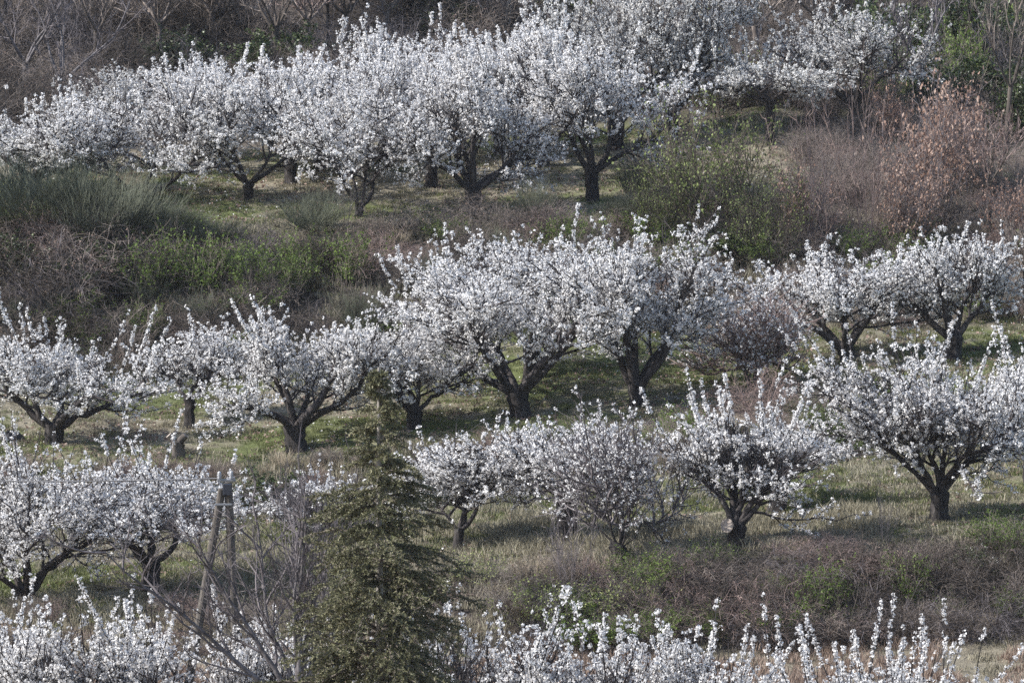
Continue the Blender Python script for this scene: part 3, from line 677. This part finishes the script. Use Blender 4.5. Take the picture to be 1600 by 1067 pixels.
bt(92, 165, 40, 230, -50, 'pale bare tree with a long branch slanting right over the blossom', 102, spec=[(0, 45, 1.3), (90, 80, 1), (160, 70, 1), (30, 75, 1)], th=.8)
bt(388, 70, 335, 445, -70, 'fan of pale thin stems rising from one root on the wooded slope', 103, th=.1, tr=.10, limbs=10, n2=4, n3=3, mat='palebark', tw='greytwig', limb_len=1.1)
bt(790, 66, 735, 850, -70, 'fan of pale stems above the rear blossom, centre of the wooded slope', 104, th=.1, tr=.10, limbs=11, n2=4, n3=3, mat='palebark', limb_len=1.1)
bt(705, 60, 650, 760, -70, 'slim dark-twigged bare tree left of the central fan of stems', 105, limbs=4)
bt(860, 60, 820, 920, -70, 'slim bare tree right of the central fan of stems', 106, limbs=4)
bt(600, 75, 540, 665, -60, 'bushy brown bare tree on the slope left of centre', 107, limbs=6, mat='browntwig', tw='browntwig', n2=9, n3=7)
bt(250, 95, 190, 320, -70, 'brown bare tree over the shaded left wood', 108, limbs=6, mat='browntwig', tw='browntwig', n2=9, n3=7)
bt(480, 90, 420, 545, -60, 'reddish-brown bare tree on the slope beside the left fan of stems', 109, limbs=6, mat='browntwig', tw='redtwig', n2=9, n3=7)
bt(1438, 185, 1385, 1500, -50, 'pale grey bare tree standing right of the broad cream blossom', 110, limbs=4, th=1.6, tr=.10)
bt(1495, 150, 1455, 1540, -60, 'ivy-clad tree in the dark wood at the top right', 111, limbs=4, ivy=160, mat='darktwig', tw='darktwig')
bt(1568, 245, 1515, 1640, -60, 'tall thin dark bare tree near the right edge', 112, limbs=4, th=2.0, tr=.06, mat='darktwig', tw='browntwig')
bt(1180, 100, 1120, 1250, -60, 'brown bare tree between the two cream crowns at the top', 113, limbs=6, mat='browntwig', tw='browntwig', n2=9, n3=7)
bt(1545, 360, 1490, 1600, 170, 'low brown bare tree among the russet oaks', 114, limbs=6, tr=.05, mat='darktwig', tw='redtwig')
bt(1600, 500, 1560, 1680, 330, 'brown bare tree overhanging the right end of the middle terrace', 115, limbs=6, tr=.06, mat='darktwig', tw='browntwig', n2=9, n3=7)
bt(330, 80, 285, 370, -60, 'brown leafless tree just left of the left fan of stems', 116, limbs=5, mat='browntwig', tw='browntwig', n2=8)
WD = 'leafless trees crowding the wooded slope'
rw = np.random.default_rng(515)
wt = [bt(150, 110, 100, 205, -70, 'brown leafless tree crowded among others on the dark wooded slope', 117, limbs=5, mat='darktwig', tw='browntwig', n2=9, n3=6),
      bt(540, 80, 490, 600, -70, 'brown leafless tree crowded among others on the dark wooded slope', 118, limbs=6, mat='darktwig', tw='browntwig', n2=8, n3=6)]
for q in wt: q['group'] = WD
place = ['cut by the left edge of the picture', 'between the pale slanting-branched tree and the brown one over the shade', 'just right of the brown tree over the shaded wood', 'touching the left fan of stems on its left',
         'touching the left fan of stems on its right', 'between the reddish-brown tree and the bushy brown one', 'behind the right side of the bushy brown tree', 'left neighbour of the slim dark-twigged tree', 'between the slim dark-twigged tree and the central fan',
         'behind the tall cream crown at the top edge', 'just right of the tall cream crown', 'between the two cream crowns, nearer the right one', 'behind the left half of the broad cream crown', 'between the broad cream crown and the pale grey tree', 'between the ivy-clad tree and the tall thin one']
for k, u in enumerate([5, 205, 300, 345, 430, 510, 640, 660, 740, 1010, 1100, 1215, 1290, 1400, 1530]):
    copy_tree(wt[k % 2], tuple(pos(u, (120 if u < 600 else 70 if u < 1250 else 130)-rw.random()*70)), rw.random()*6, (1, 1, .8+.4*rw.random()), 'leafless wood tree '+place[k], WD)
wt[0]['label'] = 'brown leafless tree on the slope left of the brown tree over the shaded wood'; wt[1]['label'] = 'brown leafless tree squeezed between the reddish-brown and the bushy brown trees'
EV = 'dark evergreen shrubs in the wood'
for k, (u, v, wd, h, l) in enumerate([(1385, 130, 110, 130, 'dark green shrub behind the broad cream blossom'), (1470, 190, 100, 110, 'dark green shrub at the foot of the ivy-clad tree'), (1545, 140, 120, 130, 'dark green shrub between the ivy-clad and thin trees'),
        (1600, 220, 110, 120, 'dark green shrub at the right edge of the wood'), (445, 115, 130, 80, 'black-green shrub in the hollow right of the left fan of stems'), (285, 112, 110, 70, 'black-green shrub in the hollow behind the tall shoots'),
        (690, 55, 110, 80, 'black-green shrub above the rear blossom, left of the central fan'), (880, 50, 90, 80, 'black-green shrub right of the central fan of stems'), (1150, 60, 110, 90, 'dark green shrub below the top edge, left of the cream crown'), (1130, 175, 120, 90, 'mossy green shrub showing between the cream crowns')]):
    bush('ivy' if k != 9 else 'willow', u, v, wd, h, l, k % 2, EV if k != 9 else None)

# ------------------------------------------------------------------ countless scrub, grass, litter
def gn_group(name, objs):
    ng = bpy.data.node_groups.new(name, 'GeometryNodeTree')
    ng.interface.new_socket('Geometry', in_out='INPUT', socket_type='NodeSocketGeometry')
    ng.interface.new_socket('Geometry', in_out='OUTPUT', socket_type='NodeSocketGeometry')
    gi = ng.nodes.new('NodeGroupInput'); go_ = ng.nodes.new('NodeGroupOutput'); ip = ng.nodes.new('GeometryNodeInstanceOnPoints')
    jn = ng.nodes.new('GeometryNodeJoinGeometry')
    for o in reversed(objs):          # the join puts the newest link first
        oi = ng.nodes.new('GeometryNodeObjectInfo'); oi.inputs['Object'].default_value = o; oi.inputs['As Instance'].default_value = True
        ng.links.new(oi.outputs['Geometry'], jn.inputs[0])
    def na(n, ty):
        a = ng.nodes.new('GeometryNodeInputNamedAttribute'); a.data_type = ty; a.inputs['Name'].default_value = n; return a.outputs['Attribute']
    er = ng.nodes.new('FunctionNodeEulerToRotation')
    ng.links.new(na('rot', 'FLOAT_VECTOR'), er.inputs[0]); ng.links.new(er.outputs[0], ip.inputs['Rotation'])
    ng.links.new(na('scl', 'FLOAT_VECTOR'), ip.inputs['Scale']); ng.links.new(na('idx', 'INT'), ip.inputs['Instance Index'])
    ip.inputs['Pick Instance'].default_value = True
    ng.links.new(gi.outputs[0], ip.inputs['Points']); ng.links.new(jn.outputs[0], ip.inputs['Instance']); ng.links.new(ip.outputs[0], go_.inputs[0])
    return ng
def scatter(name, label, P, rot, scl, idx, objs):
    me = bpy.data.meshes.new(name); me.vertices.add(len(P)); me.vertices.foreach_set('co', np.asarray(P, np.float32).ravel())
    for n, ty, arr in (('rot', 'FLOAT_VECTOR', rot), ('scl', 'FLOAT_VECTOR', scl)):
        a = me.attributes.new(n, ty, 'POINT'); a.data.foreach_set('vector', np.asarray(arr, np.float32).ravel())
    a = me.attributes.new('idx', 'INT', 'POINT'); a.data.foreach_set('value', np.asarray(idx, np.int32))
    o = bpy.data.objects.new(name, me); C.objects.link(o); tag(o, label, kind='stuff')
    md = o.modifiers.new('scatter', 'NODES'); md.node_group = gn_group(name+'_scatter', objs)
    return o
def region(rng, n, u0, u1, y0, y1):
    y = rng.uniform(y0, y1, n); u = rng.uniform(u0, u1, n); x = (u-800)/F*y
    return x, y
def scrub(name, label, seed, kinds, areas):
    rng = np.random.default_rng(seed); P = []; S = []; I = []
    for (n, u0, u1, y0, y1, sw, shh, ks) in areas:
        x, y = region(rng, n, u0, u1, y0, y1); z = ground(x, y)
        P.append(np.stack([x, y, z], 1)); a = sw*(.7+.6*rng.random(n)); h = shh*(.6+.7*rng.random(n))
        S.append(np.stack([a, a, h], 1)); I.append(rng.choice(ks, n))
    P = np.concatenate(P); S = np.concatenate(S); I = np.concatenate(I)
    R = np.stack([rng.normal(0, .12, len(P)), rng.normal(0, .12, len(P)), rng.random(len(P))*6.28], 1)
    return scatter(name, label, P, R, S, I, [bush_mesh(k, v)[2] for k, v in kinds])
# kinds index: 0 twig 1 twig' 2 thorn 3 thorn' 4 green 5 ivy 6 dryreed 7 broom
KL = [('twig', 0), ('twig', 1), ('thorn', 0), ('thorn', 1), ('green', 0), ('ivy', 0), ('dryreed', 0), ('broom', 0), ('dryreed', 1), ('shade', 0), ('arch', 0)]
scrub('bank_scrub', 'tangled brambles and bare scrub covering the terrace banks', 5, KL, [
    (150, -120, 900, 152.2, 157, .62, .5, [0, 1, 2, 3, 3, 4, 7, 9, 6, 9, 4, 10]),
    (110, 850, 1720, 152.2, 157, .6, .45, [0, 1, 2, 3, 6, 4]),
    (70, -80, 560, 138.7, 140.6, .42, .26, [0, 2, 3, 6, 6]),
    (85, 560, 1720, 138.7, 140.6, .45, .32, [0, 2, 3, 3, 4, 6]),
    (170, 800, 1720, 123.4, 126.5, .6, .40, [0, 1, 2, 3, 0, 10, 4, 6, 9, 10, 9]),
    (70, -100, 800, 123.8, 126.8, .45, .28, [0, 2, 6, 6]),
    (125, 1262, 1760, 157, 171, .6, .5, [0, 1, 2, 3, 0, 1]),
    (30, 960, 1230, 157, 159.5, .45, .3, [0, 2, 7, 6]),
])
scrub('wood_undergrowth', 'brown leafless undergrowth filling the wooded slope above the orchard', 6, KL+[('sparse', 0), ('ivy', 1)], [
    (210, -150, 1750, 170.5, 186, 1.0, .9, [0, 9, 3, 9, 1, 11, 9, 10]),
    (120, -150, 1750, 184, 205, 1.5, 1.4, [0, 9, 3, 11, 9, 1]),
    (60, 1350, 1750, 168, 182, 1.1, 1.1, [5, 12, 0, 4, 11]),
])
# grass: patches of blades
def grass_proto(name, rng, n, rad, h, mat):
    a = rng.random(n)*6.283; r = np.sqrt(rng.random(n))*rad
    c = np.stack([np.cos(a)*r, np.sin(a)*r, np.full(n, -.03)], 1)
    hh = h*(.4+.9*rng.random(n)); t = rng.normal(0, .35, (n, 2))*hh[:, None]
    wdt = .012; th = rng.random(n)*3.14; wv = np.stack([np.cos(th), np.sin(th), 0*th], 1)*wdt
    mid = c+np.stack([t[:, 0]*.4, t[:, 1]*.4, hh*.6], 1); tip = c+np.stack([t[:, 0], t[:, 1], hh], 1)
    V = np.stack([c-wv, c+wv, mid+wv*.7, tip, mid-wv*.7], 1).reshape(-1, 3)
    i = np.arange(n)*5
    f4 = np.stack([i, i+1, i+2, i+4], 1); f3 = np.stack([i+4, i+2, i+3], 1)
    o = build(name, [(V, f4, 0), (V, f3, 0)], mat); C.objects.unlink(o); return o
M['grassgreen'] = leaf_mat('green_grass', [(.08, .09, .032), (.14, .16, .06), (.23, .24, .11)], .3)
M['grassdry'] = leaf_mat('dry_grass', [(.16, .142, .10), (.27, .245, .175), (.40, .365, .275)], .3)
M['grasspink'] = leaf_mat('russet_dry_grass', [(.19, .13, .10), (.31, .23, .18), (.42, .33, .27)], .3)
rg = np.random.default_rng(77)
gp = [grass_proto('blades', rg, 70, .35, .10, M['grassgreen']), grass_proto('blades', rg, 70, .35, .14, M['grassgreen']),
      grass_proto('blades', rg, 80, .35, .12, M['grassdry']), grass_proto('blades', rg, 90, .4, .30, M['grassdry']), grass_proto('blades', rg, 90, .4, .28, M['grasspink'])]
def lay_grass():
    P = []; I = []; S = []
    for (y0, y1, n, ks) in ((104, 124.3, 3000, 'f'), (126.6, 139, 5200, 'l'), (140.2, 152.4, 5200, 'm'), (156.4, 170, 4600, 'u'), (124, 127, 700, 'b'), (138, 141, 900, 'b'), (152, 157, 1500, 'b')):
        x, y = region(rg, n, -260, 1860, y0, y1); g = greenness(x, y)+(rg.random(n)-.5)*.5; z = ground(x, y)
        idx = np.where(g > .52, rg.integers(0, 2, n), 2); s = .55+.6*rg.random(n)
        tall = fbm(x*.5, y*.5, 44)
        if ks == 'l':
            uu = 800+F*x/y; near = (uu > 650) & (uu < 1130) & (y > 132) & (y < 139)
            idx = np.where(near & (tall > .42) & (idx > 1), 3, idx); idx = np.where((tall > .62) & (idx > 1), 3, idx)
        if ks == 'f': idx = np.where(tall > .35, 4, idx)
        if ks in 'mu': s *= .75; keep = (fbm(x*.9, y*.9, 61) > .30)
        else: keep = np.ones(n, bool)
        if ks == 'b': idx = np.where(rg.random(n) > .5, 3, idx)
        P.append(np.stack([x, y, z], 1)[keep]); I.append(idx[keep]); S.append(np.repeat(s[keep, None], 3, 1))
    P = np.concatenate(P); I = np.concatenate(I); S = np.concatenate(S)
    R = np.stack([rg.normal(0, .1, len(P)), rg.normal(0, .1, len(P)), rg.random(len(P))*6.28], 1)
    scatter('orchard_grass', 'short green and straw coloured grass on the orchard terraces', P, R, S, I, gp)
lay_grass()
# fallen leaves and petals
def litter(name, label, n, mat, size, areas, seed):
    rng = np.random.default_rng(seed); Q = []
    for (k, u0, u1, y0, y1) in areas:
        x, y = region(rng, int(k*n), u0, u1, y0, y1); m_ = fbm(x*.6, y*.6, seed) > .42; x = x[m_]; y = y[m_]
        Q.append(np.stack([x, y, ground(x, y)+.03+.03*rng.random(len(x))], 1))
    Q = np.concatenate(Q); v, f = leaves(rng, Q, size, 1.2)
    o = build(name, [(v, f, 0)], mat); tag(o, label, kind='stuff')
litter('fallen_leaves', 'fallen dry brown leaves under the orchard trees', 26000, M['drybrown'], .07, [(.4, -100, 1700, 156.5, 170), (.4, -100, 1700, 140.5, 152.3), (.2, -100, 1700, 127, 138.6)], 81)
litter('fallen_petals', 'scattered white petals lying on the turf', 9000, M['blossom'], .04, [(.4, -100, 1700, 156.5, 168), (.4, -100, 1700, 140.5, 152.3), (.2, -100, 1700, 127, 138.6)], 82)

# ------------------------------------------------------------------ stump and boulder
def stump():
    p = pos(277, 716); s = ppm(p[1]); r = empty('tree_stump', tuple(p), 'short grey sawn stump with two lopped arms on the middle terrace edge', 'stump')
    rng = np.random.default_rng(5); tp, tt = trunk_mesh(rng, .42, .15, (0, 0)); build('trunk', tp, M['stumpbark'], r, smooth=True)
    for dx in (-1, 1):
        P = np.array([[[0, 0, .36], [.1*dx, 0, .46], [.21*dx, -.02, .58]]]); v, f = tubes(P, np.array([[.11, .10, .085]]), 10)
        o = build('lopped_arm', [(v, f, 0)], M['stumpbark'], r, smooth=True)
        c = P[0, 2]; ring = v[-10:]; vv = np.vstack([ring+[0, 0, .002], c+[0, 0, .004]]); build('cut_face', [(vv, np.array([[j, (j+1) % 10, 10] for j in range(10)]), 0)], M['cutwood'], o)
stump()
def boulder():
    p = pos(18, 688); rng = np.random.default_rng(8)
    th = np.linspace(0, 2*np.pi, 15)[:-1]; ph = np.linspace(0, np.pi/2, 6)
    V = []
    for a in ph:
        for b_ in th:
            k = 1+.2*math.sin(3*b_+a*2)+rng.normal(0, .05)
            V.append((.32*math.cos(a)*math.cos(b_)*k, .25*math.cos(a)*math.sin(b_)*k, .26*math.sin(a)*k-.04))
    V = np.array(V); n = 14; f = np.array([[i*n+j, i*n+(j+1) % n, (i+1)*n+(j+1) % n, (i+1)*n+j] for i in range(5) for j in range(n)])
    o = build('boulder', [(V, f, 0)], M['stone'], loc=tuple(p), smooth=False); tag(o, 'small dark rock in the shade at the left edge of the middle terrace', 'rock')
boulder()

# ------------------------------------------------------------------ pole, cable, bare walnut, cedar (nearer than the orchard)
def pole():
    y = 112.; top = ray(354, 762, y); a = ray(372, 1100, y); b = ray(292, 1100, y)
    def foot(q):
        d = (q-top)/abs(q[2]-top[2]); z = float(ground(q[0], y)); h = top[2]-z+.3; return top+d*h
    fa, fb = foot(a), foot(b)
    r = empty('utility_pole', (float(fa[0]), y, float(fa[2])), 'weathered wooden pole with slanting strut, in front of the blossom left of the cedar', 'utility pole')
    o = np.array(r.location)
    def leg(p, q, r0, r1, name, off=0):
        t = np.linspace(0, 1, 8)[:, None]; P = (p*(1-t)+q*t)[None]-o; P[..., 1] += off
        v, f = tubes(P, np.linspace(r0, r1, 8)[None], 12)
        c = np.vstack([v[-12:], P[0, -1]+[0, 0, .03]]); fc = np.array([[j, (j+1) % 12, 12] for j in range(12)])
        return build(name, [(v, f, 0), (c, fc, 0)], M['wood'], r, smooth=False)
    up = top+np.array([0.03, 0, .10])
    leg(fa, up, .10, .078, 'post'); leg(fb, top+np.array([-.09, 0, -.03]), .095, .075, 'strut', -.02)
    tl = top-o
    def box(c, s, name, mat, par):
        c = np.array(c); s = np.array(s)/2; V = np.array([[x, yy, z] for x in (-1, 1) for yy in (-1, 1) for z in (-1, 1)])*s+c
        f = np.array([[0, 1, 3, 2], [4, 6, 7, 5], [0, 4, 5, 1], [2, 3, 7, 6], [0, 2, 6, 4], [1, 5, 7, 3]]); q = build(name, [(V, f, 0)], M[mat], par)
        bv = q.modifiers.new('bevel', 'BEVEL'); bv.width = .012; bv.segments = 2; return q
    box(tl+[.02, -.13, -.02], (.17, .09, .22), 'junction_box', 'darkplastic', r)
    box(tl+[0, -.15, .16], (.36, .05, .05), 'bracket', 'steel', r)
    box(tl+[-.06, -.10, -.32], (.34, .03, .05), 'strap', 'steel', r)
    for dx in (-.13, .10):
        z = [0, .03, .05, .07, .10, .12, .15]; rr = [.028, .045, .03, .05, .032, .042, .012]
        P = np.array([[[tl[0]+dx, tl[1]-.15, tl[2]+.19+q] for q in z]]); v, f = tubes(P, np.array([rr]), 12)
        build('insulator', [(v, f, 0)], M['porcelain'], r, smooth=True)
    # cable from the left
    n = 50; A = top+np.array([-.13, -.15, .20]); B = ray(-500, 728, y+6); t = np.linspace(0, 1, n)[:, None]
    P = A*(1-t)+B*t; P[:, 2] -= (4*.16*t*(1-t))[:, 0]
    v, f = tubes((P-A)[None], np.full((1, n), .016), 6)
    c = build('overhead_cable', [(v, f, 0)], M['cable'], loc=tuple(A), smooth=True); tag(c, 'thin dark overhead cable running from the left edge to the wooden pole', 'cable')
pole()
bare_tree(440, 1330, 185, 545, 765, 'large leafless grey tree with forking upswept branches, in front of the pole at the bottom', 201, y=106, th=3.1, tr=.105, spec=[(175, 38, 1.25), (160, 55, 1.1), (15, 62, 1), (95, 80, 1.1), (140, 70, 1.05), (60, 74, 1.), (5, 40, .9), (250, 70, 1)], n2=11, n3=7, n4=3, upright=.8, name='walnut_tree', limb_len=1.25)
bare_tree(505, 1280, 425, 570, 716, 'slim grey leafless tree with upright twigs, between the pole and the cedar', 205, y=110, th=2.6, tr=.05, limbs=5, n2=8, n3=5, upright=.9, limb_len=1.1)
def cedar():
    y = 96.; rng = np.random.default_rng(303); tp = ray(592, 574, y)
    bx = float(tp[0]); gz = float(ground(bx, y)); H = tp[2]-gz; s = ppm(y)
    r = empty('cedar', (bx, y, gz), 'tall olive-green cedar with bare pale leader tip, in front of the orchard', 'cedar tree')
    n = 30; z = np.linspace(-.2, H, n); P = np.zeros((1, n, 3)); P[0, :, 2] = z; P[0, :, 0] = .03*np.sin(z*1.1)*(1-z/H)
    R = (.022+.16*((H-z)/H).clip(0, 1)**1.1)[None]
    v, f = tubes(P, R, 10); build('trunk', [(v, f, 0)], M['palebark'], r, smooth=True)
    # whorls of branches: depth below the apex in metres, length
    wz = []; q = .16
    while q < H-.5: wz.append(q); q += .17+.035*min(q, 3)
    dz = np.concatenate([np.full(6 if q < .8 else int(5+min(q-.8, 3)*3.1), q) for q in wz]); nb = len(dz); k = np.arange(nb)
    dz = dz+rng.normal(0, .05, nb); az = k*1.3+rng.normal(0, .35, nb)+np.floor(k/5)*.7
    ln = np.interp(dz, [0, .5, 1.3, 1.8, 2.1, 2.8, 3.6, 4.6, 5.4, 9], [.10, .26, .55, .75, 1.1, 1.35, 1.5, 2.1, 2.6, 3.2])*rng.choice([.5, .65, .8, .95, 1.12], nb)*rng.uniform(.9, 1.1, nb)
    el = np.interp(dz, [0, 1, 3, 6], [.6, .42, .26, .12])+rng.normal(0, .17, nb)
    st = np.stack([0*dz, 0*dz, H-dz], 1); d = np.stack([np.cos(az)*np.cos(el), np.sin(az)*np.cos(el), np.sin(el)], 1)
    B = grow(rng, st, d, ln, 8, -.85, .07)
    def rad(P, r0, r1): return np.broadcast_to(np.linspace(r0, r1, P.shape[1]), P.shape[:2])
    ok = (H-dz) > H-6.2; B = B[ok]; ln = ln[ok]      # lower boughs stand below the picture
    v1, f1 = tubes(B, (np.linspace(1, .25, 9)[None]*(.007+.009*ln[:, None])), 5)
    S1 = sprout(rng, B, 17, .15, 1, .55, 1.05, lambda t: (.12+.25*ln.reshape(-1, 1))*(1.2-.8*t), 4, -.1, .07)
    dl = np.linalg.norm(S1-S1[:, :1], axis=2)
    S1[..., 2] = S1[:, :1, 2]+(S1[..., 2]-S1[:, :1, 2])*.35-.35*dl**1.5
    v2, f2 = tubes(S1, rad(S1, .007, .003), 3)
    o = build('branches', [(v1, f1, 0), (v2, f2, 0)], M['browntwig'], r); o['kind'] = 'stuff'
    def brush(P, dens, t0):
        L = np.linalg.norm(np.diff(P, axis=1), axis=2).sum(1)*(1-t0); cnt = rng.poisson(L*dens); rr = np.repeat(np.arange(len(P)), cnt)
        t = t0+(1-t0)*rng.random(len(rr)); qq = t*(P.shape[1]-1)*.9999; i = qq.astype(int); fr = (qq-i)[:, None]
        return P[rr, i]*(1-fr)+P[rr, i+1]*fr, nrm(P[rr, i+1]-P[rr, i])
    qa, ta = brush(B, 110, .1); qb, tb = brush(S1, 105, 0.)
    q = np.concatenate([qa, qb]); tt = np.concatenate([ta, tb])
    A = nrm(tt*.7+nrm(rng.normal(0, 1, q.shape))+np.array([0, 0, .25])); W = nrm(np.cross(A, rng.normal(0, 1, q.shape)))
    L_ = rng.uniform(.03, .06, (len(q), 1)); wd = .0095
    V = np.stack([q-W*wd, q+W*wd, q+A*L_+W*wd*.6, q+A*L_-W*wd*.6], 1).reshape(-1, 3)
    print('cedar tufts', len(q))
    o = build('needles', [(V, np.arange(len(V)).reshape(-1, 4), 0)], M['needle'], r); o['kind'] = 'stuff'
cedar()
tot = sum(len(m_.polygons)*2 for m_ in bpy.data.meshes if m_.users)
print('approx triangles', tot, 'objects', len(SC.objects))
# ------------------------------------------------------------------ thin spring haze over the valley
hz = nodes('haze'); hm, ht, hb = hz; ht.nodes.remove(hb)
pv = ht.nodes.new('ShaderNodeVolumePrincipled'); pv.inputs['Color'].default_value = (.86, .90, .97, 1); pv.inputs['Density'].default_value = .00008
ht.links.new(pv.outputs[0], ht.nodes['Material Output'].inputs['Volume'])
zs = go.data.vertices; zv = np.empty(len(zs)*3, np.float32); zs.foreach_get('co', zv); zlo, zhi = float(zv[2::3].min())-1, float(max(zv[2::3].max(), ZC))+3
X0, X1, Y0, Y1 = -245, 245, -65, 425
HV = np.array([[x, y_, z] for x in (X0, X1) for y_ in (Y0, Y1) for z in (zlo, zhi)], float)
hb_ = build('haze', [(HV, np.array([[0, 1, 3, 2], [4, 6, 7, 5], [0, 4, 5, 1], [2, 3, 7, 6], [0, 2, 6, 4], [1, 5, 7, 3]]), 0)], hm); hb_['kind'] = 'stuff'; hb_['label'] = 'thin pale spring haze over the hillside'
